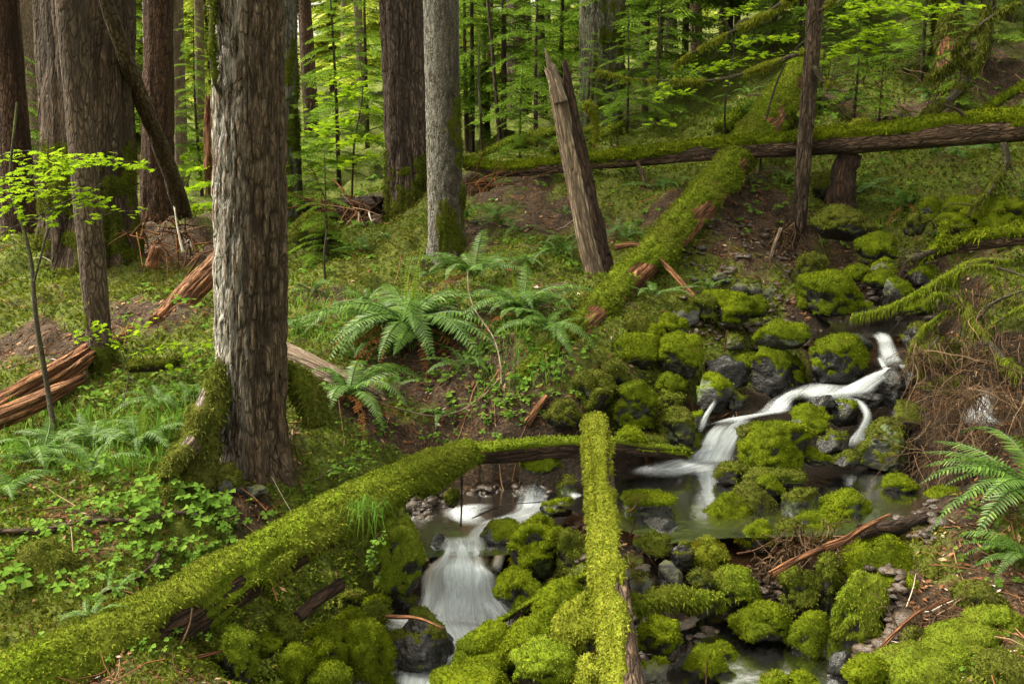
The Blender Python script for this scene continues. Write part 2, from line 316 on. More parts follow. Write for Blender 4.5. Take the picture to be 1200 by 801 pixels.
# ------------------------------------------------------------------ mesh helpers
COLL = scene.collection
def link_mesh(name, V, F, m, org=(0, 0, 0), parent=None, smooth=True, v=None, co=None):
    V = np.asarray(V, float) - np.asarray(org, float)
    Fs = [np.asarray(f) for f in (F if isinstance(F, list) else [F]) if len(f)]
    me = bpy.data.meshes.new(name)
    me.vertices.add(len(V)); me.vertices.foreach_set('co', V.astype(np.float32).ravel())
    nl = sum(f.size for f in Fs); npol = sum(len(f) for f in Fs)
    me.loops.add(nl); me.polygons.add(npol)
    me.loops.foreach_set('vertex_index', np.concatenate([f.ravel() for f in Fs]).astype(np.int32))
    cnt = np.concatenate([np.full(len(f), f.shape[1]) for f in Fs])
    me.polygons.foreach_set('loop_start', np.concatenate([[0], np.cumsum(cnt)[:-1]]).astype(np.int32))
    me.update(calc_edges=True)
    me.polygons.foreach_set('use_smooth', np.full(npol, bool(smooth)))
    if v is not None:
        a = me.attributes.new('v', 'FLOAT', 'POINT'); a.data.foreach_set('value', np.asarray(v, np.float32))
    if co is not None:
        a = me.attributes.new('co', 'FLOAT_VECTOR', 'POINT'); a.data.foreach_set('vector', np.asarray(co, np.float32).ravel())
    me.materials.append(m)
    o = bpy.data.objects.new(name, me); COLL.objects.link(o)
    if parent is not None: o.parent = parent
    else: o.location = tuple(org)
    return o
def tag(o, label=None, cat=None, group=None, kind=None):
    for k, x in (('label', label), ('category', cat), ('group', group), ('kind', kind)):
        if x: o[k] = x
    return o
def empty(name, org, label, cat, group=None):
    o = bpy.data.objects.new(name, None); COLL.objects.link(o); o.location = tuple(org); o.empty_display_size = .1
    return tag(o, label, cat, group)
class MB:
    """collects shapes for one mesh"""
    def __init__(s): s.V = []; s.F = {3: [], 4: []}; s.v = []; s.co = []; s.n = 0
    def add(s, V, F, v=.5, co=None):
        V = np.asarray(V, float)
        for f in (F if isinstance(F, list) else [F]):
            f = np.asarray(f)
            if len(f): s.F[f.shape[1]].append(f + s.n)
        s.V.append(V); s.v.append(np.broadcast_to(np.asarray(v, float), (len(V),)))
        s.co.append(V if co is None else co); s.n += len(V)
    def build(s, name, m, org=(0, 0, 0), parent=None, smooth=True):
        F = [np.concatenate(s.F[k]) for k in (3, 4) if s.F[k]]
        return link_mesh(name, np.concatenate(s.V), F, m, org, parent, smooth, np.concatenate(s.v), np.concatenate(s.co))
def catmull(P, n):
    P = np.asarray(P, float)
    if len(P) == 2: t = np.linspace(0, 1, n)[:, None]; return P[0] * (1 - t) + P[1] * t
    d = np.concatenate([[0], np.cumsum(np.maximum(np.linalg.norm(np.diff(P[:, :3], axis=0), axis=1), 1e-6))])
    Q = np.vstack([2 * P[0] - P[1], P, 2 * P[-1] - P[-2]])
    s = np.linspace(0, d[-1], n); i = np.clip(np.searchsorted(d, s, side='right') - 1, 0, len(P) - 2)
    t = ((s - d[i]) / (d[i + 1] - d[i]))[:, None]
    a, b, c, e = Q[i], Q[i + 1], Q[i + 2], Q[i + 3]
    return .5 * ((2 * b) + (-a + c) * t + (2 * a - 5 * b + 4 * c - e) * t ** 2 + (-a + 3 * b - 3 * c + e) * t ** 3)
def tube(path, rad, seg=10, rings=12, bump=None, jag=0.0, cap=True, flat=1.0):
    """swept round shape; returns V, F, co (bark coordinates), ang, s"""
    K = np.column_stack([np.asarray(path, float), np.asarray(rad, float) * np.ones(len(path))])
    C = catmull(K, rings); P, R = C[:, :3], np.maximum(C[:, 3], .0008)
    T = unit(np.gradient(P, axis=0))
    ref = np.array([1., 0, 0]) if abs(T[0][0]) < .85 else np.array([0, 0, 1.])
    A = np.empty_like(P); a = unit(ref - T[0] * (ref @ T[0]))
    for i in range(rings):
        a = unit(a - T[i] * (a @ T[i])); A[i] = a
    Bn = np.cross(T, A)
    s = np.concatenate([[0], np.cumsum(np.linalg.norm(np.diff(P, axis=0), axis=1))])
    ang = np.linspace(0, 2 * np.pi, seg, endpoint=False)
    AN, SS = np.meshgrid(ang, s); RR = R[:, None] * np.ones((1, seg))
    tube.v = np.full(rings * seg + (2 if cap else 0), .5)
    if bump is not None:
        bb = bump(AN.ravel(), SS.ravel(), RR.ravel()); lo, hi = np.percentile(bb, (3, 85)); tube.v[:len(bb)] = np.clip((bb - lo) / max(hi - lo, 1e-6), 0, 1)
        RR = RR + bb.reshape(RR.shape)
    dirs = A[:, None, :] * np.cos(AN)[..., None] + Bn[:, None, :] * np.sin(AN)[..., None] * flat
    V = P[:, None, :] + dirs * RR[..., None]
    if jag:
        for e, sg in ((0, -1), (rings - 1, 1)):
            j = vn(np.column_stack([np.cos(ang) * 3 + 5 * e, np.sin(ang) * 3, ang * 0 + s[e]])) ** 1.3
            V[e] += sg * T[e] * (j * jag)[:, None]
    co = np.stack([np.cos(AN) * R[:, None], np.sin(AN) * R[:, None], SS], -1).reshape(-1, 3)
    V = V.reshape(-1, 3)
    i, j = np.meshgrid(np.arange(rings - 1), np.arange(seg), indexing='ij'); j2 = (j + 1) % seg
    Fq = np.stack([i * seg + j, i * seg + j2, (i + 1) * seg + j2, (i + 1) * seg + j], -1).reshape(-1, 4)
    F = [Fq]
    if cap:
        n = len(V); V = np.vstack([V, P[0] - T[0] * 0, P[-1]]); co = np.vstack([co, [0, 0, 0], [0, 0, s[-1]]])
        jj = np.arange(seg); k = (jj + 1) % seg
        F.append(np.concatenate([np.stack([np.full(seg, n), k, jj], -1), np.stack([np.full(seg, n + 1), (rings - 1) * seg + jj, (rings - 1) * seg + k], -1)]))
    return V, F, co
def thin(mb, path, r0, r1, seg=5, rings=None, v=None):
    path = np.asarray(path, float); rings = rings or max(3, len(path) * 2)
    V, F, co = tube(path, np.linspace(r0, r1, len(path)), seg, rings, cap=False)
    mb.add(V, F, rng.random() if v is None else v, co)
def vnormals(V, F):
    N = np.zeros_like(V)
    for f in F:
        a, b, c = V[f[:, 0]], V[f[:, 1]], V[f[:, 2]]
        if f.shape[1] == 4: nn = np.cross(V[f[:, 2]] - a, V[f[:, 3]] - b)
        else: nn = np.cross(b - a, c - a)
        for q in range(f.shape[1]): np.add.at(N, f[:, q], nn)
    return unit(N)
def blades(mb, P, N, length, width, spread=.7, up=.3, droop=0.0, r=rng, vbias=0.0):
    """small two-sided leaf blades standing on a surface"""
    n = len(P)
    if n == 0: return
    D = unit(N * .8 + r.normal(0, spread, (n, 3)) + np.array([0, 0, up]))
    L = (length * (.5 + r.random(n)))[:, None]
    S = unit(np.cross(D, r.normal(0, 1, (n, 3)))) * (width * (.6 + .8 * r.random(n)))[:, None]
    tip = P + D * L + np.array([0, 0, -1.]) * L * droop
    mid = P + D * L * .5
    V = np.stack([P - N * L * .1, mid + S, tip, mid - S], 1).reshape(-1, 3)
    b = np.arange(n)[:, None] * 4
    mb.add(V, np.hstack([b, b + 1, b + 2, b + 3]), np.repeat(np.clip(r.random(n) + vbias, 0, 1), 4))
def sample_faces(V, F, W, dens, r):
    """random points on faces: W is a per-vertex weight 0..1, dens per square metre"""
    tri = np.concatenate([f if f.shape[1] == 3 else np.concatenate([f[:, [0, 1, 2]], f[:, [0, 2, 3]]]) for f in F])
    a, b, c = V[tri[:, 0]], V[tri[:, 1]], V[tri[:, 2]]
    ar = .5 * np.linalg.norm(np.cross(b - a, c - a), axis=1) * W[tri].mean(1)
    tot = ar.sum(); n = int(tot * dens)
    if n < 1: return np.zeros((0, 3)), np.zeros((0,), int)
    i = r.choice(len(tri), n, p=ar / tot); u = r.random((n, 2)); fl = u.sum(1) > 1; u[fl] = 1 - u[fl]
    return a[i] + (b[i] - a[i]) * u[:, :1] + (c[i] - a[i]) * u[:, 1:], tri[i, 0]
def moss_coat(V, F, mask, thick, dens, blen, bw, m, org, parent, name='moss', droop=.25, lump=6.0, seed=0, spread=.7, up=.3):
    """a coat of moss on a surface: a lumpy shell where mask(V, N) > 0 and blades standing on it"""
    r = np.random.default_rng(seed + 11)
    N = vnormals(V, F); w = mask(V, N)
    lf = fbm(V * lump + seed * 3.7, 3)
    S = V + N * (thick * w * (.35 + 1.3 * lf) - .004 * (1 - w))[:, None]
    mb = MB(); keep = []
    for f in F:
        k = w[f].max(1) > .04
        if k.any(): keep.append(f[k])
    if not keep: return None
    used = np.unique(np.concatenate([k.ravel() for k in keep])); re = np.full(len(V), -1); re[used] = np.arange(len(used))
    mb.add(S[used], [re[k] for k in keep], np.clip(.1 + .6 * fbm(V[used] * 25, 2), 0, 1))
    P, vi = sample_faces(S, keep, w, dens, r)
    blades(mb, P, N[vi], blen, bw, spread, up, droop, r)
    return mb.build(name, m, org, parent, smooth=True)

# ------------------------------------------------------------------ ground
LITTER_SPOTS = [(200, 290, 90), (240, 300, 60), (1100, 90, 70), (1010, 130, 50), (860, 290, 70), (900, 250, 50), (470, 450, 70), (340, 560, 40), (630, 500, 60), (620, 230, 60),
                (150, 400, 60), (20, 400, 60), (1170, 70, 60), (280, 590, 30), (550, 470, 50), (1150, 640, 40), (420, 245, 50), (560, 520, 40)]
_ls = gnd([a for a, b, c in LITTER_SPOTS], [b for a, b, c in LITTER_SPOTS])
_lr = np.array([c / F * np.linalg.norm(p - ORG) for (a, b, c), p in zip(LITTER_SPOTS, _ls)])
def moss_amount(X, Y):
    z = np.zeros_like(X)
    m = .82 + (fbm(np.stack([X * .8, Y * .8, z + 4], -1), 3) - .5) * 1.3 + (fbm(np.stack([X * 3.4, Y * 3.4, z + 9], -1), 2) - .5) * .9
    for p, rr in zip(_ls, _lr):
        d2 = ((X - p[0]) / rr) ** 2 + ((Y - p[1]) / (rr * 2.2)) ** 2
        m = m - .55 * np.exp(-d2)
    m = m - 1.2 * wetness(X, Y)
    return np.clip(m, 0, 1)
WATER_LEVELS = []   # filled with (outline xy, level) of the pools
xs = np.concatenate([np.linspace(-1.25, -.62, 26)[:-1], np.linspace(-.62, .62, 320), np.linspace(.62, 1.25, 26)[1:]])
ys = np.concatenate([np.linspace(-8, 2.2, 16)[:-1], np.linspace(2.2, 9, 230)[:-1], np.geomspace(9, 30, 170)[:-1], np.geomspace(30, 160, 30)])
XX, YY = np.meshgrid(xs, ys); XX = XX * (np.maximum(YY, 0) * .95 + 1.6) + np.sign(XX) * np.maximum(np.abs(XX) - .62, 0) * 20
gx, gy = XX.ravel(), YY.ravel(); gz = ground_h(gx, gy)
nr, nc = XX.shape
i, j = np.meshgrid(np.arange(nr - 1), np.arange(nc - 1), indexing='ij')
GF = np.stack([i * nc + j, i * nc + j + 1, (i + 1) * nc + j + 1, (i + 1) * nc + j], -1).reshape(-1, 4)
GV = np.stack([gx, gy, gz], -1)
def ground_mat():
    m, nt, N, L = mat('forest_floor')
    co = node(nt, 'ShaderNodeNewGeometry').outputs['Position']
    at = node(nt, 'ShaderNodeAttribute', attribute_name='v').outputs['Fac']
    n1 = noise_node(nt, co, 9, 5, .65); n2 = noise_node(nt, co, 48, 4, .7); n3 = noise_node(nt, co, 22, 4, .6)
    soil = ramp(nt, n1, [(.3, (.014, .010, .007)), (.5, (.042, .028, .018)), (.72, (.085, .055, .034))])
    soil = mixc(nt, ramp(nt, n2, [(.52, (0, 0, 0)), (.66, (.8,) * 3)]), soil, (.17, .10, .06))
    soil = mixc(nt, ramp(nt, n2, [(.3, (.8,) * 3), (.45, (0, 0, 0))]), soil, (.012, .008, .006))
    moss = ramp(nt, n3, [(.3, (.035, .045, .008)), (.5, (.075, .095, .012)), (.7, (.13, .15, .018))])
    moss = mixc(nt, ramp(nt, n2, [(.45, (0, 0, 0)), (.7, (.6,) * 3)]), moss, (.05, .05, .012))
    ad = node(nt, 'ShaderNodeMath', operation='MULTIPLY_ADD'); L.new(n3, ad.inputs[0]); ad.inputs[1].default_value = .6; L.new(at, ad.inputs[2])
    col = mixc(nt, ramp(nt, ad.outputs[0], [(.62, (0, 0, 0)), (.86, (1, 1, 1))]), soil, moss)
    wx = node(nt, 'ShaderNodeSeparateXYZ'); L.new(node(nt, 'ShaderNodeAttribute', attribute_name='co').outputs['Vector'], wx.inputs[0])     # stream bed: wet dark silt
    col = mixc(nt, wx.outputs[0], col, mixc(nt, ramp(nt, n2, [(.4, (0, 0, 0)), (.7, (1, 1, 1))]), (.012, .009, .006), (.035, .023, .014)))
    b = node(nt, 'ShaderNodeBsdfPrincipled', Roughness=.9); b.inputs['Specular IOR Level'].default_value = .15
    L.new(col, b.inputs['Base Color'])
    s = node(nt, 'ShaderNodeMath', operation='ADD'); L.new(n2, s.inputs[0]); L.new(n3, s.inputs[1])
    bp = node(nt, 'ShaderNodeBump', Strength=.8, Distance=.04); L.new(s.outputs[0], bp.inputs['Height']); L.new(bp.outputs[0], b.inputs['Normal'])
    L.new(b.outputs[0], node(nt, 'ShaderNodeOutputMaterial').inputs[0]); return m
gm = moss_amount(gx, gy)
ground = link_mesh('ground', GV, GF, ground_mat(), v=gm, co=np.stack([wetness(gx, gy), gx * 0, gx * 0], -1))
tag(ground, kind='structure')

# ------------------------------------------------------------------ standing trunks
def furrow(R0, depth, sp, lsp, seed, rough=.25):
    def f(a, s, R):
        k = R0 / sp
        w = (vn(np.stack([np.cos(a) * 2, np.sin(a) * 2, s * 1.3 + seed], -1)) - .5) * .9
        P = np.stack([np.cos(a + w * .25) * k + seed, np.sin(a + w * .25) * k, s / lsp + w], -1)
        n = 1 - np.abs(2 * vn(P) - 1)
        q = fbm(np.stack([np.cos(a) * k * 2.3, np.sin(a) * k * 2.3, s / lsp * 3 + seed], -1), 2)
        big = vn(np.stack([np.cos(a) * 1.3, np.sin(a) * 1.3, s * .6 + seed], -1)) - .5
        return -depth * n ** 2.5 + depth * rough * (q - .5) * 2 + R * .12 * big
    return f
def trunk_line(top, bot, Y, w_bot, w_top, up=5.0, sink=.35, ground_z=None):
    """axis of a trunk seen from pixel top to pixel bot at distance Y; widths in pixels; returns path, radii"""
    A, B = at_y(*top, Y), at_y(*bot, Y)
    d = unit((A - B)[None])[0]
    tA = np.linalg.norm(A - ORG); tB = np.linalg.norm(B - ORG)
    rA, rB = w_top / F * tA / 2, w_bot / F * tB / 2
    gz_ = ground_h(B[0], B[1])[0]
    G = B - d * ((B[2] - gz_) / max(d[2], .2) + sink) if B[2] > gz_ - 3 else B
    span = np.linalg.norm(A - B)
    top_p = A + d * up
    rT = max(rA + (rA - rB) / max(span, .5) * up * .8, rA * .6)
    return [G, B, A, top_p], [rB * 1.06, rB, rA, rT], gz_
def build_trunk(name, label, cat, top, bot, Y, wb, wt, m, seg=48, rings=90, depth=.012, sp=.05, lsp=.3, flare=.0, flare_h=.6, seed=0, up=5.0, group=None, roots=5, jag=0):
    path, rad, gz_ = trunk_line(top, bot, Y, wb, wt, up)
    R0 = rad[1]; fb = furrow(R0, depth, sp, lsp, seed)
    s_g = np.linalg.norm(np.array(path[1]) - path[0])
    def bump(a, s, R):
        h = np.clip(1 - (s - .2) / flare_h, 0, 1.4)
        lob = .45 + .75 * np.maximum(0, np.cos(a * roots + seed + 1.1 * np.sin(a * 2 + seed))) ** 1.5
        return fb(a, s, R) * (1 + .8 * h) + flare * R0 * h ** 2.2 * lob
    V, Fc, co = tube(path, rad, seg, rings, bump)
    org = np.array([path[0][0], path[0][1], gz_])
    root = empty(name, org, label, cat, group)
    t = link_mesh('trunk', V, Fc, m, org, root, co=co, v=tube.v)
    root['_r'] = float(R0)
    return root, V, Fc, org, co
def moss_patch_mask(co_like, scale, lo, hi, seed):
    def f(V, N): return sstep(lo, hi, fbm(V * scale + seed, 3))
    return f
TR = {}
def T(key, *a, **k): TR[key] = build_trunk(*a, **k)
T('front', 'conifer_tree', 'thick brown trunk streaked white with lichen down its left side, nearest of all the trees', 'tree', (291, 0), (295, 470), 5.75, 80, 79, M['bark_front'], 220, 420, .022, .036, .16, .42, .6, 1, 3, roots=5)
T('dark', 'conifer_tree', 'huge dark furrowed trunk with spreading root flare at far left', 'tree', (100, 0), (105, 255), 11.3, 97, 99, M['bark_dark'], 150, 180, .05, .10, .6, .32, 1.1, 2, 9)
T('slim', 'conifer_tree', 'slim grey brown trunk standing just before the huge dark furrowed trunk', 'tree', (82, 0), (119, 430), 7.7, 27, 30, M['bark_tan'], 48, 120, .005, .04, .3, .25, .3, 3, 4)
T('edge', 'conifer_tree', 'reddish trunk cut off by the left edge of the photo', 'tree', (4, 0), (18, 200), 13, 36, 30, M['bark_red'], 60, 90, .018, .07, .4, .2, .8, 4, 9)
T('greyback', 'conifer_tree', 'smooth pale grey trunk between the left edge and the huge dark trunk', 'tree', (34, 0), (52, 190), 17, 32, 38, M['bark_pale'], 60, 90, .01, .06, .3, .1, .8, 5, 9)
T('palethin', 'conifer_tree', 'thin pale orange trunk lit behind the leaning dead pole', 'tree', (141, 0), (149, 250), 20, 17, 15, M['bark_pale'], 30, 60, .01, .08, .4, .1, .6, 6, 4)
T('redmid', 'conifer_tree', 'dark red barked trunk that the leaning dead pole crosses', 'tree', (186, 0), (184, 240), 16, 37, 33, M['bark_red'], 80, 130, .025, .08, .5, .2, .8, 7, 9)
T('behindred', 'conifer_tree', 'pale greenish trunk half hidden behind the dark red barked trunk', 'tree', (205, 0), (213, 225), 21, 17, 17, M['bark_pale'], 36, 60, .01, .08, .4, .1, .8, 8, 4)
T('behindfront', 'conifer_tree', 'tan mossy trunk showing directly right of the white streaked front trunk', 'tree', (337, 0), (340, 215), 12.5, 22, 20, M['bark_mossy'], 48, 90, .008, .06, .3, .1, .8, 9, 9)
T('brownfar', 'conifer_tree', 'straight brown trunk rising out of bright ferny growth in the far gap', 'tree', (356, 0), (366, 160), 26, 18, 15, M['bark_red'], 36, 60, .015, .1, .5, .1, .8, 10, 9)
T('thinpale', 'conifer_tree', 'thin pale trunk in the hazy gap left of the big fissured trunk', 'tree', (419, 0), (423, 110), 26, 9, 10, M['bark_pale'], 24, 40, .01, .08, .4, .1, .8, 11, 4)
T('fissured', 'conifer_tree', 'big brown trunk of deep fissures standing behind the grey lichened one', 'tree', (470, 0), (478, 235), 12.0, 52, 51, M['bark_fissured'], 130, 170, .035, .07, .4, .28, .9, 12, 9)
T('grey', 'conifer_tree', 'grey lichened trunk overlapping the big fissured one, moss low on its right', 'tree', (516, 0), (522, 250), 9.6, 43, 40, M['bark_grey'], 100, 200, .010, .035, .12, .35, .5, 13, 9)
T('hemdark', 'conifer_tree', 'dark trunk veiled by hemlock sprays above the far mossy bank', 'tree', (607, 0), (608, 130), 21, 32, 29, M['bark_dark'], 60, 80, .025, .09, .5, .15, .8, 14, 9)
T('palebehind', 'conifer_tree', 'pale thin trunk just right of the dark trunk veiled by hemlock', 'tree', (637, 0), (638, 130), 27, 11, 14, M['bark_pale'], 24, 40, .01, .08, .4, .1, .8, 15, 9)
T('bigmossy', 'conifer_tree', 'broad grey trunk tinged green with moss behind the pointed broken snag', 'tree', (707, 0), (704, 120), 15.6, 48, 52, M['bark_mossy'], 120, 150, .03, .08, .5, .3, .7, 16, 9)
T('smallr1', 'conifer_tree', 'narrow dim trunk left of the slender tree on the upper hillside', 'tree', (847, 0), (848, 40), 22, 10, 10, M['bark_pale'], 24, 40, .01, .08, .4, .1, .8, 17, 9)
T('smallr2', 'conifer_tree', 'narrow grey trunk behind bright maple leaves beside the slender tree', 'tree', (914, 0), (914, 40), 21, 9, 10, M['bark_grey'], 24, 40, .01, .08, .4, .1, .8, 18, 9)
T('smallr3', 'conifer_tree', 'narrow dark red trunk in the shaded upper hillside woods', 'tree', (815, 0), (816, 40), 24, 14, 14, M['bark_red'], 24, 40, .015, .08, .4, .1, .8, 19, 9)
T('slender', 'conifer_tree', 'slender brown trunk rising through the horizontal log on the right hillside', 'tree', (956, 0), (937, 250), 9.75, 17.5, 18, M['bark_dark'], 48, 190, .010, .045, .2, .35, .5, 20, 3)
T('dimright', 'conifer_tree', 'mossy trunk foot in the top right corner of the woods', 'tree', (1112, -20), (1110, 60), 13.6, 36, 30, M['bark_mossy'], 60, 100, .02, .07, .4, .3, .6, 21, 9)
T('farA', 'conifer_tree', 'thin straight trunk left of the dark hemlock veiled trunk', 'tree', (553, 60), (553, 140), 17, 7, 5, M['bark_dark'], 20, 40, .006, .05, .3, .2, .4, 22, 3)
T('farB', 'conifer_tree', 'short reddish broken trunk among the saplings over the mossy bank', 'snag', (568, 75), (568, 142), 17.5, 13, 11, M['bark_red'], 28, 40, .012, .05, .3, .2, .4, 23, .01)
T('farC', 'conifer_tree', 'thin dark sapling stem right of the short reddish broken trunk', 'tree', (576, 50), (584, 145), 16, 5, 4, M['bark_dark'], 16, 40, .003, .05, .3, .1, .4, 24, 2)
T('farD', 'conifer_tree', 'short dark trunk right behind the tip of the pointed broken snag', 'tree', (634, 60), (636, 130), 19, 12, 11, M['bark_dark'], 24, 40, .01, .06, .3, .1, .4, 25, 4)
T('farE', 'conifer_tree', 'distant brown trunk left of the thin pale trunk in the hazy gap', 'tree', (405, 0), (406, 120), 34, 12, 11, M['bark_pale'], 24, 40, .01, .08, .4, .1, .8, 26, 9)
T('farF', 'conifer_tree', 'distant tan trunk right of the straight brown trunk in the far gap', 'tree', (388, 0), (391, 120), 38, 9, 9, M['bark_red'], 20, 40, .01, .08, .4, .1, .8, 27, 4)
T('farG', 'conifer_tree', 'distant trunk in the green gap between red trunk and front trunk', 'tree', (233, 0), (236, 200), 30, 11, 10, M['bark_pale'], 20, 40, .01, .08, .4, .1, .8, 28, 9)
T('farH', 'conifer_tree', 'far grey trunk peeping over the leaning dead pole', 'tree', (160, 0), (163, 210), 30, 12, 11, M['bark_grey'], 20, 40, .01, .08, .4, .1, .8, 29, 4)
T('farI', 'conifer_tree', 'far narrow trunk close left of the dark trunk veiled by hemlock', 'tree', (574, 0), (575, 110), 30, 9, 8, M['bark_red'], 20, 40, .01, .08, .4, .1, .8, 30, 4)
T('farJ', 'conifer_tree', 'far tan trunk left of the broad grey mossy trunk', 'tree', (663, 0), (664, 110), 32, 12, 11, M['bark_pale'], 20, 40, .01, .08, .4, .1, .8, 31, 4)
T('farK', 'conifer_tree', 'far dark trunk right of the broad grey mossy trunk', 'tree', (752, 0), (752, 60), 26, 13, 12, M['bark_dark'], 20, 40, .01, .08, .4, .1, .8, 32, 9)
T('farL', 'conifer_tree', 'dark trunk deep in the hemlock shade over the upper hillside', 'tree', (785, 0), (786, 40), 27, 16, 15, M['bark_dark'], 20, 40, .01, .08, .4, .1, .8, 33, 9)
for q in TR:
    if '_r' in TR[q][0]: del TR[q][0]['_r']

# moss and roots on some trunks
def trunk_moss(key, zlo, zhi, amount, m=M['moss_olive'], side=None, dens=6000, blen=.03, bw=.006, thick=.012, seed=0):
    root, V, Fc, org, co = TR[key]
    def mask(P, N):
        h = P[:, 2] - org[2]
        w = sstep(.5 - amount * .25, .62 - amount * .25, fbm(P * 5 + seed, 3)) * (1 - sstep(zlo, zhi, h + (fbm(P * 3 + seed, 2) - .5) * .5))
        if side is not None: w = w * sstep(-.2, .35, N @ unit(np.array([side], float))[0])
        return w
    moss_coat(V, Fc, mask, thick, dens, blen, bw, m, org, root, seed=seed, droop=.4)
trunk_moss('dark', .5, 1.5, .5, seed=1, dens=6000, blen=.028, bw=.006, thick=.02)
trunk_moss('fissured', .3, .9, .5, seed=2, dens=6000, blen=.03, bw=.006, thick=.02)
trunk_moss('grey', .5, 2.0, .25, side=(1, -.3, 0), seed=3, dens=7000, blen=.022, bw=.005)
trunk_moss('bigmossy', .8, 2.5, .1, seed=4, side=(1, -.2, 0), dens=4000, blen=.035, bw=.008, thick=.02)
trunk_moss('slim', .1, .5, .5, seed=5, dens=4000)
trunk_moss('dimright', 2.0, 3.0, .3, seed=6, dens=5000, blen=.03, bw=.007)
trunk_moss('behindfront', 3, 5, .05, side=(1, -.5, 0), seed=7, dens=4000, blen=.03, bw=.007)
#trunk_moss('front', .05, .45, .0, side=(.8, -.4, 0), seed=8, dens=7000, blen=.028, bw=.0045)

def root_tube(parent, org, path, rad, m, mm, seed, seg=28, rings=50, lo=.38, dens=7000, blen=.03, bw=.005, name='root'):
    def bump(a, s, R): return (fbm(np.stack([np.cos(a) * 2 + seed, np.sin(a) * 2, s * 5], -1), 3) - .5) * R * .7
    V, Fc, co = tube(path, rad, seg, rings, bump)
    o = link_mesh(name, V, Fc, m, org, parent, co=co, v=tube.v)
    moss_coat(V, Fc, lambda P, N: sstep(lo, lo + .14, fbm(P * 6 + seed, 3) + .12 * N[:, 2]), .02, dens, blen, bw, mm, org, o, seed=seed, droop=.5)
    return o
fr, fo = TR['front'][0], TR['front'][3]
root_tube(fr, fo, [at_y(268, 405, 5.72), at_y(258, 440, 5.62), at_y(246, 480, 5.52), at_y(237, 530, 5.42), at_y(232, 575, 5.3)], [.03, .055, .085, .10, .10], M['bark_front'], M['moss_olive'], 3)
root_tube(fr, fo, [at_y(240, 500, 5.5), at_y(226, 520, 5.35), at_y(208, 540, 5.25), at_y(195, 562, 5.15)], [.07, .06, .05, .03], M['bark_front'], M['moss_olive'], 5)
root_tube(fr, fo, [at_y(330, 430, 5.95), at_y(350, 447, 5.9), at_y(366, 474, 5.85), at_y(372, 500, 5.8)], [.04, .065, .07, .05], M['bark_front'], M['moss_olive'], 6, lo=.2)
# twisting mossy limb on the left of the front trunk, and the small knots of moss
b = MB(); thin(b, [at_y(258, 110, 5.6), at_y(250, 90, 5.55), at_y(247, 40, 5.55), at_y(250, -20, 5.6)], .012, .009, 7, 16, .4)
o = b.build('branch', M['stem'], fo, fr)
V, Fc, co = tube([at_y(258, 112, 5.6), at_y(250, 90, 5.55), at_y(247, 40, 5.55), at_y(250, -20, 5.6)], [.014] * 4, 8, 40)
moss_coat(V, Fc, lambda P, N: sstep(.4, .5, fbm(P * 9, 2)), .012, 9000, .022, .005, M['moss_olive'], fo, o, seed=30, droop=.4)

# leaning dead pole, pointed snag, red stump, mossy stump
def big_log(name, label, cat, pts, rad, m, seed=0, seg=40, rings=120, depth=.01, sp=.05, lsp=.4, jag=.05, mossm=None, mask=None, dens=6000, blen=.03, bw=.006, thick=.02, droop=.3, group=None, lumpy=.25, parent=None, spread=.7):
    pts = np.array(pts, float); rad = np.array(rad, float)
    if mossm is not None: rad = np.maximum(rad - (thick * .7 + blen * .35), rad * .55)
    R0 = float(np.mean(rad)); fb = furrow(R0, depth, sp, lsp, seed)
    def bump(a, s, R): return fb(a, s, R) + R * lumpy * (fbm(np.stack([np.cos(a) * 1.2 + seed, np.sin(a) * 1.2, s * 2.2], -1), 3) - .5)
    V, Fc, co = tube(pts, rad, seg, rings, bump, jag)
    org = pts.mean(0) - np.array([0, 0, R0])
    if parent is None:
        o = link_mesh(name, V, Fc, m, org, co=co, v=tube.v); tag(o, label, cat, group)
    else: o = link_mesh(name, V, Fc, m, parent.location, parent, co=co, v=tube.v); org = np.array(parent.location)
    if mossm is not None:
        mask = mask or (lambda P, N: sstep(-.1, .35, N[:, 2] + (fbm(P * 4 + seed, 3) - .5) * 1.4))
        moss_coat(V, Fc, mask, thick, dens, blen, bw, mossm, org, o, seed=seed, droop=droop, spread=spread)
    return o, V, Fc
def stub(parent, pts, r0, r1, m=None, name='branch_stub', seg=8, v=None):
    b = MB(); thin(b, pts, r0, r1, seg, 10, v); return b.build(name, m or M['log_bark'], parent.location if parent.parent is None else parent.parent.location, parent)
big_log('dead_pole', 'dead brown pole leaning across the dark red barked trunk', 'dead tree', [at_y(108, -60, 10.2), at_y(134, 30, 10.6), at_y(172, 132, 11.8), at_y(204, 215, 13.2), at_y(226, 294, 14.8)], [.068, .078, .095, .115, .13], M['bark_tan'], 41, 40, 120, .012, .05, .3, .06)
big_log('rotten_snag', 'orange red rotten stump standing far behind the white streaked trunk', 'stump', [at_y(250, 235, 18), at_y(249, 190, 18), at_y(247, 150, 18), at_y(247, 122, 18)], [.15, .14, .13, .11], M['rot_wood'], 42, 40, 50, .03, .06, .5, .2)
sg, _, _ = big_log('broken_snag', 'pale broken snag with a sharp point leaning left against the mossy diagonal log', 'snag', [at_y(706, 345, 8.55), at_y(688, 270, 8.6), at_y(668, 170, 8.65), at_y(655, 110, 8.67), at_y(648, 90, 8.68)], [.12, .115, .098, .085, .06], M['snag'], 43, 56, 150, .016, .035, .5, .12, lumpy=.18)
big_log('broken_snag_splinter', None, None, [at_y(657, 120, 8.6), at_y(647, 85, 8.6), at_y(638, 56, 8.6)], [.06, .036, .006], M['snag'], 44, 20, 40, .006, .03, .4, .0, parent=sg)
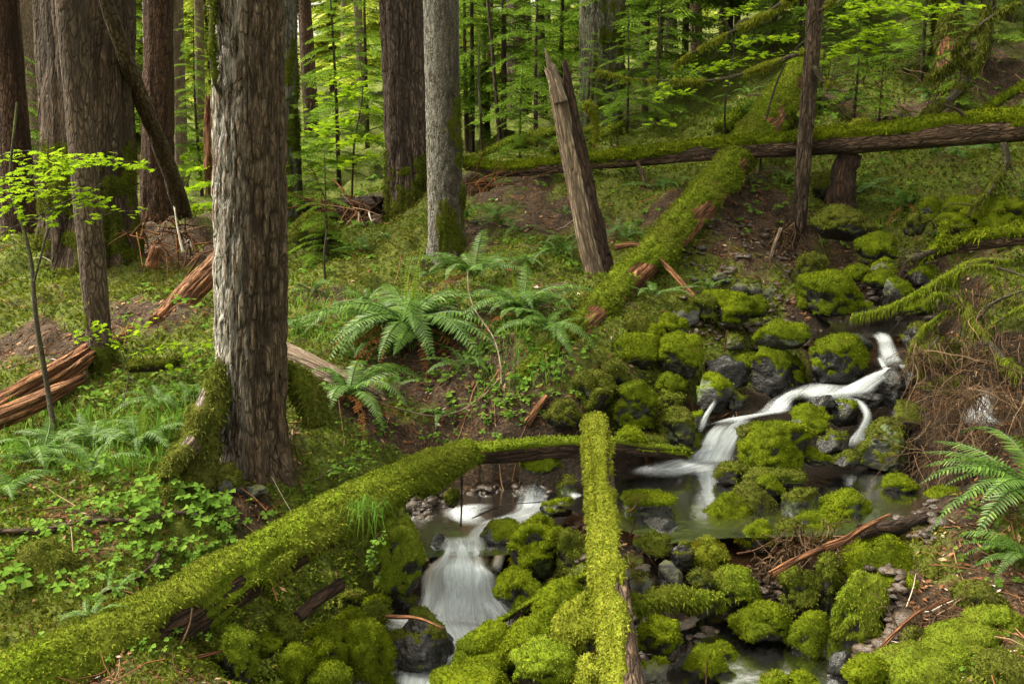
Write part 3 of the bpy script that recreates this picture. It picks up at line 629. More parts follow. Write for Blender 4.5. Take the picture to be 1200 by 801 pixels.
b = MB(); V, Fc, co = tube([at_y(716, 330, 8.5), at_y(699, 262, 8.54), at_y(683, 190, 8.6), at_y(664, 85, 8.64), at_y(660, 70, 8.64)], [.055, .055, .05, .03, .006], 18, 90, lambda a, s, R: (fbm(np.stack([np.cos(a) * 3, np.sin(a) * 3, s * 4], -1), 3) - .5) * R * .7)
b.add(V, Fc, .5, co); b.build('rotten_heartwood', M['rot_dark'], tuple(sg.location), sg)
sg.children[0].name = 'splinter'
big_log('mossy_stump', 'round mossy stump in the shade of the upper right hillside', 'stump', [at_y(1116, 112, 12.8), at_y(1115, 80, 12.9), at_y(1114, 40, 13.0), at_y(1114, 12, 13)], [.22, .21, .18, .12], M['rot_wood'], 45, 40, 50, .02, .08, .4, .05, M['moss_olive'], lambda P, N: sstep(.46, .58, fbm(P * 3, 3)), dens=6000, blen=.035, bw=.007, droop=.9)
big_log('mossy_stub', 'short hooked stub of pale moss standing behind the pointed snag', 'branch', [at_y(697, 172, 11.5), at_y(698, 150, 11.5), at_y(695, 132, 11.5), at_y(689, 122, 11.5), at_y(686, 128, 11.5)], [.03, .025, .028, .04, .03], M['rot_wood'], 46, 16, 40, .003, .05, .4, 0, M['moss_yellow'], lambda P, N: sstep(.3, .45, fbm(P * 4, 2) + .4 * (P[:, 2] - 2.6)), dens=5000, blen=.035, bw=.007)

# ------------------------------------------------------------------ fallen logs
top_mask = lambda seed, lo=-.05, hi=.35, am=1.2, sc=3: (lambda P, N: sstep(lo, hi, N[:, 2] + (fbm(P * sc + seed, 3) - .5) * am))
# log lying across the hillside
pl = [at_y(548, 193, 12.0), at_y(590, 200, 11.7), at_y(680, 192, 11.2), at_y(770, 184, 10.7), at_y(850, 176, 10.3), at_y(940, 171, 9.95), at_y(1050, 161, 9.5), at_y(1200, 148, 9.0), at_y(1330, 138, 8.6)]
lg, LV, LF = big_log('fallen_log', 'long fallen log across the hillside, moss along its top and brown bark beneath', 'log', pl, [.10, .11, .12, .125, .135, .15, .16, .175, .18], M['log_bark'], 51, 48, 260, .012, .05, .5, .08, M['moss_bright'], top_mask(51, .12, .5, 1.0, 2.2), 4500, .035, .007, .035)
stub(lg, [at_y(1132, 138, 9.15), at_y(1120, 128, 9.1), at_y(1106, 122, 9.05)], .02, .006)
stub(lg, [at_y(747, 190, 10.7), at_y(755, 212, 10.6), at_y(754, 235, 10.6)], .025, .015)
stub(lg, [at_y(880, 185, 10.1), at_y(881, 200, 10.05)], .012, .008)
# mossy knob and drooping moss on it
big_log('branch_stub', None, None, [at_y(985, 158, 9.75), at_y(1002, 147, 9.7), at_y(1014, 143, 9.7)], [.05, .055, .03], M['log_bark'], 52, 16, 24, .003, .05, .3, 0, M['moss_yellow'], lambda P, N: np.ones(len(P)), 4500, .03, .007, parent=lg)
# diagonal log running down the hillside to the stream
pd = [at_y(622, 440, 6.8), at_y(676, 392, 7.15), at_y(730, 335, 7.9), at_y(790, 275, 8.7), at_y(845, 212, 9.8), at_y(900, 142, 11.4), at_y(935, 98, 12.6), at_y(950, 78, 13.3)]
big_log('fallen_log', 'thick mossy log slanting down the hillside beneath the long horizontal log', 'log', pd, [.105, .13, .15, .175, .19, .225, .25, .26], M['rot_wood'], 53, 56, 260, .02, .06, .5, .12, M['moss_log'], lambda P, N: sstep(.425, .54, fbm(P * 2.9 + 5, 3) + .17 * N[:, 2] - .10 * N[:, 0]), 4000, .032, .0065, .03)
# big log in the left foreground
pb = [at_y(546, 532, 5.9), at_y(500, 553, 5.55), at_y(430, 590, 5.15), at_y(340, 640, 4.75), at_y(240, 700, 4.4), at_y(130, 762, 4.05), at_y(30, 815, 3.75), at_y(-60, 860, 3.5)]
fl, _, _ = big_log('fallen_log', 'thick log wholly coated in moss, running from the stream to the lower left corner', 'log', pb, [.085, .115, .135, .15, .168, .185, .19, .19], M['rot_dark'], 54, 64, 300, .012, .07, .5, .06, M['moss_log'], lambda P, N: sstep(.33, .44, fbm(P * 2.8 + 3, 3) + .18 * N[:, 2] + .01), 11000, .024, .0042, .03, lumpy=.35)
stub(fl, [at_y(206, 775, 4.15), at_y(207, 765, 4.1), at_y(217, 745, 4.08), at_y(223, 728, 4.06), at_y(225, 712, 4.05)], .006, .003, M['dead_twig'], 'twig', 5, .95)
# centre log bridging the stream towards the camera
pc = [at_y(700, 496, 5.9), at_y(705, 550, 5.38), at_y(711, 620, 4.82), at_y(719, 700, 4.33), at_y(732, 790, 3.85), at_y(748, 880, 3.4)]
cl, CVv, CFf = big_log('fallen_log', 'straight log crossing the stream toward the viewer, yellow green moss over dark bark', 'log', pc, [.088, .097, .092, .105, .098, .108], M['log_bark'], 55, 64, 280, .010, .04, .4, .04, M['moss_yellow'], lambda P, N: sstep(-.08, .16, N[:, 2] * .62 - N[:, 0] * .78 + (fbm(P * 3.2 + 2, 3) - .5) * 1.9 - .30), 17000, .019, .0034, .022, .5, lumpy=.4)
stub(cl, [at_y(738, 600, 4.95), at_y(745, 593, 4.9), at_y(748, 583, 4.9)], .008, .004, M['rot_wood'], 'twig', 6)
stub(cl, [at_y(735, 635, 4.8), at_y(742, 618, 4.75), at_y(746, 603, 4.7)], .006, .003, M['rot_wood'], 'twig', 6)
# low log behind it along the bank
pk = [at_y(538, 534, 5.98), at_y(600, 530, 6.05), at_y(680, 524, 6.15), at_y(740, 526, 6.25), at_y(800, 533, 6.35)]
big_log('fallen_log', 'dark weathered log lying low behind the top end of the centre log', 'log', pk, [.075, .085, .085, .07, .05], M['rot_dark'], 56, 44, 150, .012, .035, .6, .08, M['moss_log'], top_mask(56, .45, .8, .9, 4), 7000, .022, .005, .02)
# rotten orange logs at left
big_log('rotten_log', 'short broken orange log lying on bare litter left of the front trunk', 'log', [at_y(186, 380, 8.2), at_y(217, 348, 8.8), at_y(256, 308, 9.5)], [.095, .115, .12], M['rot_wood'], 57, 72, 110, .018, .022, .7, .03, lumpy=.2)
big_log('rotten_log', 'long crumbling orange log split into slabs at the left edge', 'log', [at_y(-40, 500, 6.5), at_y(20, 468, 6.85), at_y(70, 438, 7.25), at_y(110, 412, 7.7), at_y(146, 396, 8.1)], [.105, .11, .105, .08, .045], M['rot_wood'], 58, 80, 170, .030, .026, .8, .15, lumpy=.55)
big_log('rotten_log', 'narrow split slab of orange wood in front of the long crumbling log', 'log', [at_y(-30, 502, 6.15), at_y(40, 472, 6.5), at_y(88, 448, 6.8)], [.07, .07, .045], M['rot_wood'], 59, 48, 110, .018, .02, .6, .12, lumpy=.5)
big_log('fallen_log', 'grey brown log partly hidden behind the base of the front trunk', 'log', [at_y(300, 398, 6.9), at_y(350, 420, 6.75), at_y(395, 443, 6.6), at_y(435, 462, 6.5)], [.075, .075, .065, .045], M['snag'], 60, 40, 90, .014, .03, .5, .12, lumpy=.3)
# logs higher up the right hillside and by the upper pool
big_log('fallen_log', 'mossy log over a black hollow at the right edge above the branches', 'log', [at_y(1078, 305, 8.2), at_y(1120, 290, 8.15), at_y(1170, 280, 8.0), at_y(1260, 270, 7.8)], [.05, .09, .11, .12], M['log_bark'], 61, 36, 90, .01, .05, .4, .04, M['moss_bright'], lambda P, N: sstep(.0, .25, N[:, 2] + (fbm(P * 4, 3) - .5) * .9), 5500, .04, .006, .03, .8)
big_log('fallen_log', 'thin mossy log angled behind the right part of the horizontal log', 'log', [at_y(1150, 135, 10.8), at_y(1180, 115, 10.9), at_y(1240, 80, 11.1)], [.05, .07, .08], M['log_bark'], 62, 24, 50, .006, .05, .4, .03, M['moss_bright'], top_mask(62, -.3, .1), 3500, .04, .008, .03)
big_log('fallen_log', 'small dark waterlogged log on the right bank below the pool', 'log', [at_y(1012, 622, 5.2), at_y(1050, 618, 5.3), at_y(1100, 603, 5.45)], [.045, .05, .04], M['rot_dark'], 63, 28, 60, .008, .03, .4, .05)
big_log('fallen_log', 'slim mossy log on stones tucked under the centre log from the left', 'log', [at_y(560, 745, 4.75), at_y(615, 712, 4.85), at_y(690, 675, 4.95), at_y(720, 655, 5.0)], [.022, .03, .035, .035], M['rot_dark'], 64, 24, 80, .004, .03, .4, .03, M['moss_bright'], top_mask(64, .3, .7), 9000, .018, .004, .015)
big_log('fallen_log', 'short mossy log right of the centre log beside a grey stone', 'log', [at_y(748, 706, 4.55), at_y(790, 700, 4.65), at_y(838, 706, 4.75)], [.045, .055, .04], M['rot_dark'], 65, 24, 60, .006, .03, .4, .04, M['moss_log'], lambda P, N: sstep(.3, .45, fbm(P * 5, 3) + .15 * N[:, 2]), 9000, .03, .004, .025, .6)
big_log('fallen_log', 'dark decaying log among broken roots left of the big fissured trunk', 'log', [at_y(360, 245, 12.6), at_y(400, 244, 12.2), at_y(438, 240, 11.9)], [.11, .13, .12], M['rot_dark'], 66, 30, 60, .03, .05, .4, .2, lumpy=.5)
big_log('fallen_log', 'low mossy log in a hollow of litter left of the front trunk', 'log', [at_y(155, 432, 7.3), at_y(185, 430, 7.25), at_y(208, 426, 7.2)], [.05, .06, .04], M['rot_dark'], 67, 24, 40, .006, .04, .4, .03, M['moss_olive'], top_mask(67, -.1, .3), 5000, .03, .006, .025)
big_log('fallen_log', 'thin orange dead log on the far floor beside the leaning pole', 'log', [at_y(225, 258, 16.5), at_y(262, 246, 17), at_y(330, 226, 18)], [.06, .07, .06], M['rot_wood'], 68, 24, 50, .012, .05, .4, .08)
for q, (pa, pb_, Y1, Y2, r_, lab) in enumerate([
    ((566, 182), (642, 154), 12.6, 14.2, .045, 'slender mossy log on the bank behind the left end of the horizontal log'),
    ((610, 175), (655, 155), 12.4, 13.8, .06, 'stubby mossy log on the far bank left of the pointed snag'),
    ((650, 178), (700, 150), 12.2, 13.6, .055, 'mossy log half hidden by the pointed snag on the far bank'),
    ((694, 168), (735, 146), 12.2, 13.4, .05, 'bare topped log near the hooked stub of pale moss'),
    ((846, 152), (888, 126), 12.2, 13.2, .11, 'stout mossy log end left of the great slanting log')]):
    big_log('fallen_log', lab, 'log', [at_y(*pa, Y1), (at_y(*pa, Y1) + at_y(*pb_, Y2)) / 2 + np.array([0, 0, .04]), at_y(*pb_, Y2)], [r_, r_ * 1.1, r_ * .8], M['log_bark'], 70 + q, 24, 40, .006, .05, .4, .04, M['moss_log'], top_mask(70 + q, -.2, .2), 3000, .04, .009, .03)

# ------------------------------------------------------------------ boulders
import bmesh
def _ico(n):
    bm = bmesh.new(); bmesh.ops.create_icosphere(bm, subdivisions=n, radius=1.0)
    V = np.array([x.co[:] for x in bm.verts]); Fq = np.array([[q.index for q in f.verts] for f in bm.faces]); bm.free(); return V, Fq
ICO = {n: _ico(n) for n in (3, 4, 5)}
MOSS = {0: 'moss_bright', 1: 'moss_yellow', 2: 'moss_olive', 3: 'moss_log'}
ROCKN = [0]
def boulder(px, yb, w, h, label, moss=.8, kind=0, m='rock_mossy', Y=None, facet=.5, hang=.25, rot=0.0, tilt=0.0, blen=None, cat='rock', name=None, lean=0.0, depth_k=.85, group=None, dy=0.0):
    """px centre, yb lowest pixel row, w x h pixels"""
    w *= .93; h *= .9; ROCKN[0] += 1; s = ROCKN[0]; r = np.random.default_rng(1000 + s)
    if Y is None: G = g1(px, yb - h * .12)
    else: G = at_y(px, yb - h * .12, Y)
    Yg = G[1] + dy
    d0 = ray(px, yb - h * .5); t = (Yg + 0.0) / d0[1]; sc = t * np.linalg.norm(d0) / F
    W = w * sc * .96; Dp = W * depth_k; el = math.atan2(-d0[2], d0[1])
    H = math.sqrt(max((h * sc) ** 2 - (Dp * math.sin(el)) ** 2, (.5 * h * sc) ** 2)) / math.cos(el)
    C = at_y(px, yb - h * .5, Yg + Dp * .3)
    n = 5 if w * h > 2600 else 4
    V, Fq = ICO[n]; V = V.copy()
    so = s * 7.31
    V = V * (1 + (fbm(V * 1.3 + so, 3) - .5) * 1.05 + (vn(V * 3.3 + so) - .5) * .12)[:, None]
    for k in range(int(10 * facet) + 2):
        nn = unit(r.normal(0, 1, (1, 3)))[0]; off = .62 + .3 * r.random()
        dd = V @ nn - off; V = V - nn * (np.maximum(dd, 0) * (.55 + .4 * facet))[:, None]
    V[:, 2] = np.where(V[:, 2] < -.55, -.55 + (V[:, 2] + .55) * .3, V[:, 2])
    V = V + np.array([1, 0, 0]) * (lean * np.maximum(V[:, 2], -.3))[:, None]
    mn, mx = V.min(0), V.max(0); V = (V - (mn + mx) / 2) / (mx - mn)
    a = rot; ca, sa = math.cos(a), math.sin(a)
    V = V * np.array([W, Dp, H])
    V = np.stack([V[:, 0], V[:, 1] * ca - V[:, 2] * math.sin(tilt), V[:, 2] + V[:, 1] * math.sin(tilt)], -1)
    V[:, 2] += rot * V[:, 0]
    V += (fbm(V * 26 + so, 2) - .5)[:, None] * unit(V) * .018
    V = V + C
    gh = ground_h(C[0], C[1])[0]
    org = np.array([C[0], C[1], V[:, 2].min()])
    o = link_mesh(name or 'boulder', V, Fq, M[m], org)
    tag(o, label, cat, group)
    if moss > 0:
        lim = .92 - moss * 1.0
        def mask(P, N):
            return sstep(lim - .14, lim + .22, N[:, 2] + (fbm((P - C) / W * 3.2 + so, 3) - .5) * 1.3)
        dist = np.linalg.norm(C - ORG); bl = (blen or (.006 + .0014 * dist) * (1.25 if kind in (1, 2) else 1.0))
        moss_coat(V, [Fq], mask, .012 + .022 * min(W, .5), 22000 * (5.0 / dist) ** 1.6 * (.011 / bl) ** .7, bl, bl * .2, M[MOSS[kind]], org, o, seed=s, droop=hang, lump=9.0, spread=.75, up=.25)
    return o
B = boulder
# -- around the upper fall
B(975, 370, 74, 54, 'tall peaked boulder completely coated in bright moss, above the upper fall', 1.0, 0, facet=.3, lean=-.12, Y=7.75)
B(915, 406, 72, 34, 'low flat topped boulder left of the upper fall with bright moss on its crown', .7, 0, Y=7.25)
B(855, 378, 76, 40, 'broad mound of moss covered rock beneath the fallen reddish stick', .95, 0, Y=7.6)
B(826, 372, 34, 28, 'small mossy rock at the lower tip of the fallen reddish stick', .9, 2, Y=7.6)
B(885, 372, 36, 26, 'small mossy rock between the broad mound and the peaked boulder', .9, 0, Y=7.7)
B(982, 448, 76, 60, 'rounded rock with a moss cap over a black undercut beside the upper fall', .55, 0, 'rock_wet', Y=7.0)
B(910, 476, 82, 76, 'large wet black boulder with moss only on its left shoulder', .42, 0, 'rock_wet', Y=7.15, lean=.1)
B(837, 487, 46, 54, 'dark wet boulder left of the large black one, thinly greened', .35, 0, 'rock_mossy', Y=6.7)
B(850, 452, 62, 40, 'flat wet dark ledge rock behind the thinly greened boulder', 0, 0, 'rock_wet', Y=7.0)
B(910, 548, 88, 60, 'bright wedge shaped mossy boulder splitting the two lower falls', .95, 0, facet=.75, rot=.12, Y=6.1, lean=.15)
B(951, 508, 50, 34, 'dark rock with thin moss right behind the bright wedge shaped boulder', .5, 0, 'rock_mossy', Y=6.45)
B(884, 520, 46, 24, 'dim mossy slab pressed against the left of the wedge shaped boulder', .6, 2, Y=6.3)
B(989, 500, 38, 36, 'small black rock in the fork of the upper stream', .15, 0, 'rock_wet', Y=6.65)
B(1036, 545, 72, 58, 'smooth dark green rock right of the narrow fork of falling water', .5, 2, 'rock_mossy', Y=6.35, facet=.7)
B(1050, 478, 62, 54, 'glossy black rock under the right side of the upper fall', 0, 0, 'rock_wet', Y=6.9)
B(1018, 478, 44, 22, 'low wet brown slab in midstream under the upper fall', 0, 0, 'rock_wet', Y=6.72)
B(1080, 412, 46, 36, 'dark wet stone at the right lip of the upper fall', .25, 2, 'rock_wet', Y=7.2)
B(1000, 412, 44, 24, 'small wet dark stone at the left lip of the upper fall', 0, 0, 'rock_wet', Y=7.25)
B(1100, 440, 70, 46, 'mossy rock behind the hanging brown twigs by the upper fall', .7, 2, Y=7.0)
B(1035, 330, 30, 28, 'small grey rock with a moss tip behind the upper pool', .35, 0, 'rock_grey', Y=8.2)
B(1053, 362, 40, 38, 'squarish dark rock with a green top at the upper pool', .45, 0, 'rock_mossy', Y=7.9, facet=.9)
B(1026, 302, 54, 32, 'drooping moss capped rock on the bank above the upper pool', .85, 0, Y=8.6, hang=.5)
B(1003, 330, 34, 20, 'low mossy rock left of the grey rock behind the upper pool', .9, 0, Y=8.2)
B(1033, 338, 40, 22, 'long low mossy rock below the grey rock behind the upper pool', .9, 0, Y=8.05)
B(1088, 338, 44, 28, 'angular dark stone under the mossy log at right', .3, 0, 'rock_wet', Y=8.1, facet=.9)
B(1078, 370, 40, 22, 'bright mossy rock under the fan of mossy branches', .95, 0, Y=7.6)
B(952, 322, 38, 26, 'mossy lump left of the peaked boulder near the slender tree', .9, 2, Y=8.2)
B(1012, 366, 20, 12, 'tiny mossy stone right at the foot of the peaked boulder', .9, 0, Y=7.75)
B(975, 530, 42, 26, 'low wet black stone at the foot of the narrow fork of water', .05, 2, 'rock_wet', Y=6.3)
B(955, 545, 34, 20, 'flat stone with a moss rim touching the right of the wedge shaped boulder', .6, 0, 'rock_mossy', Y=6.15)
B(990, 546, 40, 18, 'half drowned dark stone left of the smooth dark green rock', .1, 2, 'rock_wet', Y=6.2)
B(876, 440, 40, 26, 'small wet rock with a moss cap behind the large wet black boulder', .6, 0, 'rock_wet', Y=7.3)
B(962, 480, 34, 20, 'wet black stone just under the level white sheet of water', 0, 0, 'rock_wet', Y=6.65)
B(860, 480, 30, 22, 'dark stone between the flat ledge rock and the white slide', .1, 2, 'rock_wet', Y=6.75)
B(1065, 505, 50, 36, 'black wet rock in the shade beside the curtain of twigs', .15, 2, 'rock_wet', Y=6.55)
B(1110, 480, 60, 40, 'dim wet boulder showing through the curtain of twigs', .2, 2, 'rock_wet', Y=6.7)
B(1160, 520, 70, 40, 'dark boulder low behind the curtain of twigs near the right edge', .2, 2, 'rock_wet', Y=6.5)
# -- grey stones on the bare slope
for (x, y, w, h, lab) in [(866, 344, 20, 14, 'small angular grey stone highest on the bare gravel slope'), (882, 346, 22, 18, 'grey stone with a mossy crown on the bare gravel slope'), (899, 350, 20, 14, 'flat pale grey stone right of the moss crowned grey one'),
                          (803, 382, 34, 26, 'long tilted grey slab under the fallen reddish stick'), (870, 286, 16, 10, 'small pale pebble high on the bare slope above the grey stones'), (843, 330, 20, 12, 'brownish stone half sunk in the bare gravel slope'), (858, 408, 30, 18, 'grey brown stone at the waterline left of the flat topped boulder')]:
    B(x, y, w, h, lab, .25 if w > 20 else 0, 2, 'rock_grey', facet=.8)
# -- left of the upper cascade
B(744, 434, 54, 46, 'mossy boulder under the lower end of the slanting log', .95, 0, Y=7.0)
B(742, 502, 60, 62, 'big rounded bright mossy boulder left of the pool', 1.0, 0, Y=6.55)
B(721, 458, 38, 40, 'dull mossy rock wedged beneath the slanting log', .9, 2, Y=6.8)
B(797, 442, 58, 54, 'plump mossy boulder at the top left of the pool', .95, 0, Y=6.95)
B(786, 462, 34, 26, 'small bright mossy rock under the plump boulder', .95, 0, Y=6.8)
B(784, 482, 36, 26, 'mossy rock between the big rounded boulder and the wet one at the pool edge', .85, 2, Y=6.7)
B(798, 528, 66, 54, 'wet boulder at the pool edge with dim moss running down', .6, 2, 'rock_mossy', Y=6.5)
B(750, 396, 40, 32, 'mossy rock directly beneath the slanting log among small ferns', .95, 2, Y=7.2)
B(768, 404, 24, 26, 'small knob of mossy rock in the pile under the slanting log', .95, 0, Y=7.15)
B(789, 398, 38, 34, 'oval mossy rock on top of the pile by the tilted grey slab', .95, 0, Y=7.25)
B(697, 482, 54, 52, 'wide dim mossy hump below the broken end of the slanting log', .85, 2, Y=6.5)
B(738, 524, 34, 24, 'small bright mossy rock at the right of the centre log top', .95, 0, Y=6.25)
B(762, 528, 40, 20, 'flat mossy ledge just behind the low dark log', .8, 2, Y=6.4)
B(660, 500, 46, 34, 'mossy hump left of the centre log top end', .85, 2, Y=6.35)
B(820, 505, 30, 24, 'dark wet stone at the foot of the small side trickle', .1, 0, 'rock_wet', Y=6.55)
# -- round the middle pool
B(634, 555, 50, 26, 'cushion of bright moss on a stone just below the low dark log', 1.0, 0, Y=6.05)
B(664, 582, 26, 26, 'little dark mossy rock at the left of the small step fall', .5, 2, 'rock_mossy', Y=5.95)
B(628, 582, 26, 18, 'black stone at the lip of the small step fall', 0, 0, 'rock_wet', Y=6.08)
B(652, 604, 44, 24, 'wet black stone right of the small step fall', .1, 0, 'rock_wet', Y=5.75)
B(530, 594, 20, 22, 'mossy nub under the end of the moss coated log', .9, 2, Y=5.75)
B(590, 655, 62, 50, 'dark slaty rock splitting the stream above the white fall', .15, 0, 'rock_wet', Y=5.5, facet=.9)
B(630, 676, 72, 78, 'high mossy boulder with a dark hollow, right of the white fall', .85, 0, Y=5.25)
B(608, 712, 62, 46, 'rounded mossy boulder at the foot of the white fall', .8, 0, Y=5.05)
B(671, 673, 44, 58, 'upright mossy rock hiding against the left side of the centre log', .85, 2, Y=5.2)
B(466, 697, 66, 100, 'overhanging mossy clump below the moss coated log, left of the white fall', 1.0, 3, Y=5.05, hang=.6, facet=.2)
B(470, 722, 44, 40, 'dark wet rock in shadow under the overhanging mossy clump', .1, 2, 'rock_wet', Y=5.1)
B(492, 783, 90, 66, 'broad black wet boulder dividing the water below the white fall', .08, 2, 'rock_wet', Y=4.75, facet=.7)
B(578, 694, 30, 34, 'small wet black rock at the right side of the white fall', .1, 2, 'rock_wet', Y=5.36)
B(548, 668, 30, 26, 'small black rock showing through the white fall', 0, 0, 'rock_wet', Y=5.42)
B(515, 660, 28, 36, 'brown wet rock at the left lip of the white fall', 0, 0, 'rock_wet', Y=5.45)
B(760, 604, 64, 34, 'flat mossy rock standing right of the centre log in the pool', .8, 0, Y=5.6, facet=.6)
B(776, 630, 56, 30, 'flat glossy brown stone in shallow water right of the centre log', 0, 0, 'rock_wet', Y=5.35)
B(768, 652, 56, 28, 'thinly mossed flat stone below the glossy brown one', .4, 2, 'rock_mossy', Y=5.15)
B(787, 692, 34, 38, 'bare grey stone standing by the centre log', 0, 0, 'rock_grey', Y=4.85, facet=.9)
B(752, 698, 30, 28, 'small grey green stone close to the right side of the centre log', .3, 2, 'rock_grey', Y=4.75)
B(772, 768, 52, 46, 'rounded bright moss boulder right of the lower centre log', .95, 0, Y=4.3)
B(766, 800, 38, 30, 'pale grey stone near the bottom edge by the centre log', .1, 0, 'rock_grey', Y=4.15)
B(800, 735, 46, 22, 'flat brown pebble slab on the gravel right of the centre log', 0, 0, 'gravel', Y=4.6)
# -- piled bottom centre, left of the centre log
B(657, 728, 66, 50, 'mossy boulder topping the pile left of the centre log', 1.0, 0, Y=4.65)
B(570, 792, 86, 60, 'long sloping mossy boulder right of the lowest white water', 1.0, 0, Y=4.55, lean=.2)
B(626, 770, 76, 62, 'fat mossy boulder in the middle of the bottom pile', 1.0, 0, Y=4.4)
B(678, 764, 56, 66, 'yellowish shaggy boulder leaning on the lower centre log', 1.0, 1, Y=4.3, hang=.4)
B(640, 812, 86, 66, 'shaggy olive boulder at the bottom edge left of the centre log', 1.0, 3, Y=4.1)
B(552, 822, 96, 48, 'bright mossy boulder cut by the bottom edge below the white water', 1.0, 0, Y=4.3)
B(700, 812, 50, 46, 'small shaggy boulder at the bottom edge touching the centre log', 1.0, 1, Y=3.95)
# -- bottom left pile
B(435, 806, 52, 82, 'tall column of bright moss left of the broad black boulder', 1.0, 0, Y=4.55, facet=.3)
B(440, 736, 34, 34, 'squat mossy rock behind the tall column of moss', .95, 2, Y=4.85)
B(412, 738, 32, 28, 'little mossy rock left of the squat one', .95, 0, Y=4.8)
B(414, 712, 28, 22, 'dim mossy stone in the dark under the moss coated log', .8, 2, Y=5.0)
B(440, 712, 34, 14, 'thin flat mossy stone at the waterline under the overhang', .8, 0, Y=4.95)
B(336, 756, 34, 36, 'mossy rock near the underside of the moss coated log', .95, 2, Y=4.45)
B(348, 798, 38, 44, 'boxy mossy rock at the lower left of the stone pile', .95, 0, Y=4.3)
B(312, 768, 34, 24, 'small mossy rock beside the leaning slab under the big log', .9, 0, Y=4.35)
B(382, 754, 50, 26, 'flat bright mossy stone in the middle of the lower left pile', 1.0, 0, Y=4.6)
B(384, 782, 44, 36, 'round bright mossy stone below the flat one in the lower left pile', 1.0, 0, Y=4.45)
B(386, 806, 50, 32, 'bright mossy stone cut by the bottom edge in the lower left pile', 1.0, 0, Y=4.3)
B(276, 800, 50, 66, 'leaning mossy slab in the dark hollow beneath the big log', .85, 3, Y=4.2, facet=.8)
B(412, 762, 24, 24, 'pebble of moss squeezed beside the tall column of moss', 1.0, 0, Y=4.65)
# -- stones of the middle bar
B(846, 640, 56, 66, 'egg shaped bright mossy boulder at the pool outlet', .9, 0, Y=5.55)
B(858, 566, 42, 26, 'flat dark green rock just under the plunge of the pool fall', .6, 2, 'rock_mossy', Y=6.05)
B(905, 570, 74, 28, 'wide flat dark green rock in front of the wedge shaped boulder', .6, 2, 'rock_mossy', Y=5.95)
B(901, 580, 38, 24, 'small mossy stone sitting before the wide flat rock', .85, 0, Y=5.8)
B(884, 612, 56, 48, 'tilted dark slab greened along its upper edge', .55, 2, 'rock_mossy', Y=5.65, facet=.9, rot=-.35)
B(937, 610, 46, 40, 'blunt slaty rock thinly dusted with moss in the pool', .45, 2, 'rock_mossy', Y=5.65, facet=.9)
B(990, 608, 66, 36, 'two humped mossy rock in the shallows right of the slaty one', .8, 0, Y=5.6)
B(1053, 578, 38, 22, 'lone small mossy rock in open water near the twigs', .85, 0, Y=5.95)
B(1110, 592, 54, 20, 'low bright mossy rock in the water behind the large fern', .9, 0, Y=5.65)
B(827, 672, 60, 46, 'pale green shaggy boulder left of the root tangle', 1.0, 1, Y=5.15, hang=.4)
B(886, 648, 46, 42, 'mossy boulder between the egg shaped one and the root tangle', .95, 0, Y=5.3)
B(955, 632, 60, 36, 'mossy boulder behind the orange stick', .9, 0, Y=5.4)
B(918, 640, 34, 30, 'dim mossy rock just behind the root tangle', .8, 2, Y=5.35)
B(858, 712, 66, 52, 'boulder draped with hanging moss left of the root tangle', 1.0, 3, Y=4.95, hang=.55, blen=.017)
B(890, 748, 72, 46, 'oval bright green boulder by the dark water', 1.0, 0, Y=4.7)
B(949, 767, 50, 48, 'chunky bright green boulder standing in the dark water', 1.0, 0, Y=4.6, facet=.7)
B(938, 728, 50, 64, 'shaggy olive boulder under the root tangle', 1.0, 2, Y=4.9, hang=.55, blen=.017)
B(972, 735, 36, 90, 'dull mossy rock between shaggy olive boulder and moss pillar', .9, 2, Y=4.9)
B(1031, 690, 98, 66, 'largest bright mossy boulder at the right end of the orange stick', 1.0, 0, Y=5.05)
B(1010, 767, 62, 104, 'tall moss pillar below the largest bright boulder', 1.0, 3, Y=4.7, hang=.6, blen=.016)
B(1056, 707, 52, 36, 'mossy rock with a dark underside right of the moss pillar', .75, 0, Y=4.85)
B(1092, 686, 28, 22, 'small dim mossy ball right of the largest bright boulder', .95, 2, Y=4.95)
B(1066, 770, 42, 36, 'low mossy rock below the twig heap', .9, 2, Y=4.45)
B(817, 722, 46, 30, 'moss topped brown rock at the left of the dark water', .65, 2, Y=4.7)
B(822, 690, 34, 24, 'small wet mossy stone under the pale green shaggy boulder', .6, 2, Y=4.9)
B(800, 668, 30, 34, 'dark round stone left of the pale green shaggy boulder', .1, 2, 'rock_wet', Y=5.05)
# -- lower right bank
B(1121, 776, 88, 50, 'wide shaggy olive mound at the lower right', 1.0, 3, Y=4.3, hang=.4)
B(1164, 760, 70, 52, 'olive mossy mound just left of the right edge', 1.0, 3, Y=4.4, hang=.4)
B(1146, 725, 60, 46, 'mossy hump below the large fern', 1.0, 2, Y=4.65, hang=.4)
B(1084, 808, 100, 54, 'broad mossy rock along the bottom edge at right', .95, 3, Y=4.1)
B(1016, 808, 50, 42, 'bright yellow mossy rock at the bottom edge left of the broad one', 1.0, 0, Y=4.15)
B(827, 790, 46, 36, 'mossy rock with a thin dead stem on wet gravel', .9, 0, Y=4.35)
B(845, 770, 30, 18, 'small mossy stone above the one with a dead stem', .85, 0, Y=4.5)
B(908, 806, 34, 18, 'mossy stone barely showing at the bottom edge', .9, 0, Y=4.2)
B(940, 806, 36, 18, 'wet stone with a moss stripe at the bottom edge', .5, 0, 'rock_mossy', Y=4.2)
B(985, 790, 30, 30, 'dark wet stone beside the moss pillar foot', 0, 0, 'rock_wet', Y=4.4)
B(1185, 805, 60, 40, 'mossy mound in the lower right corner', 1.0, 2, Y=4.0)
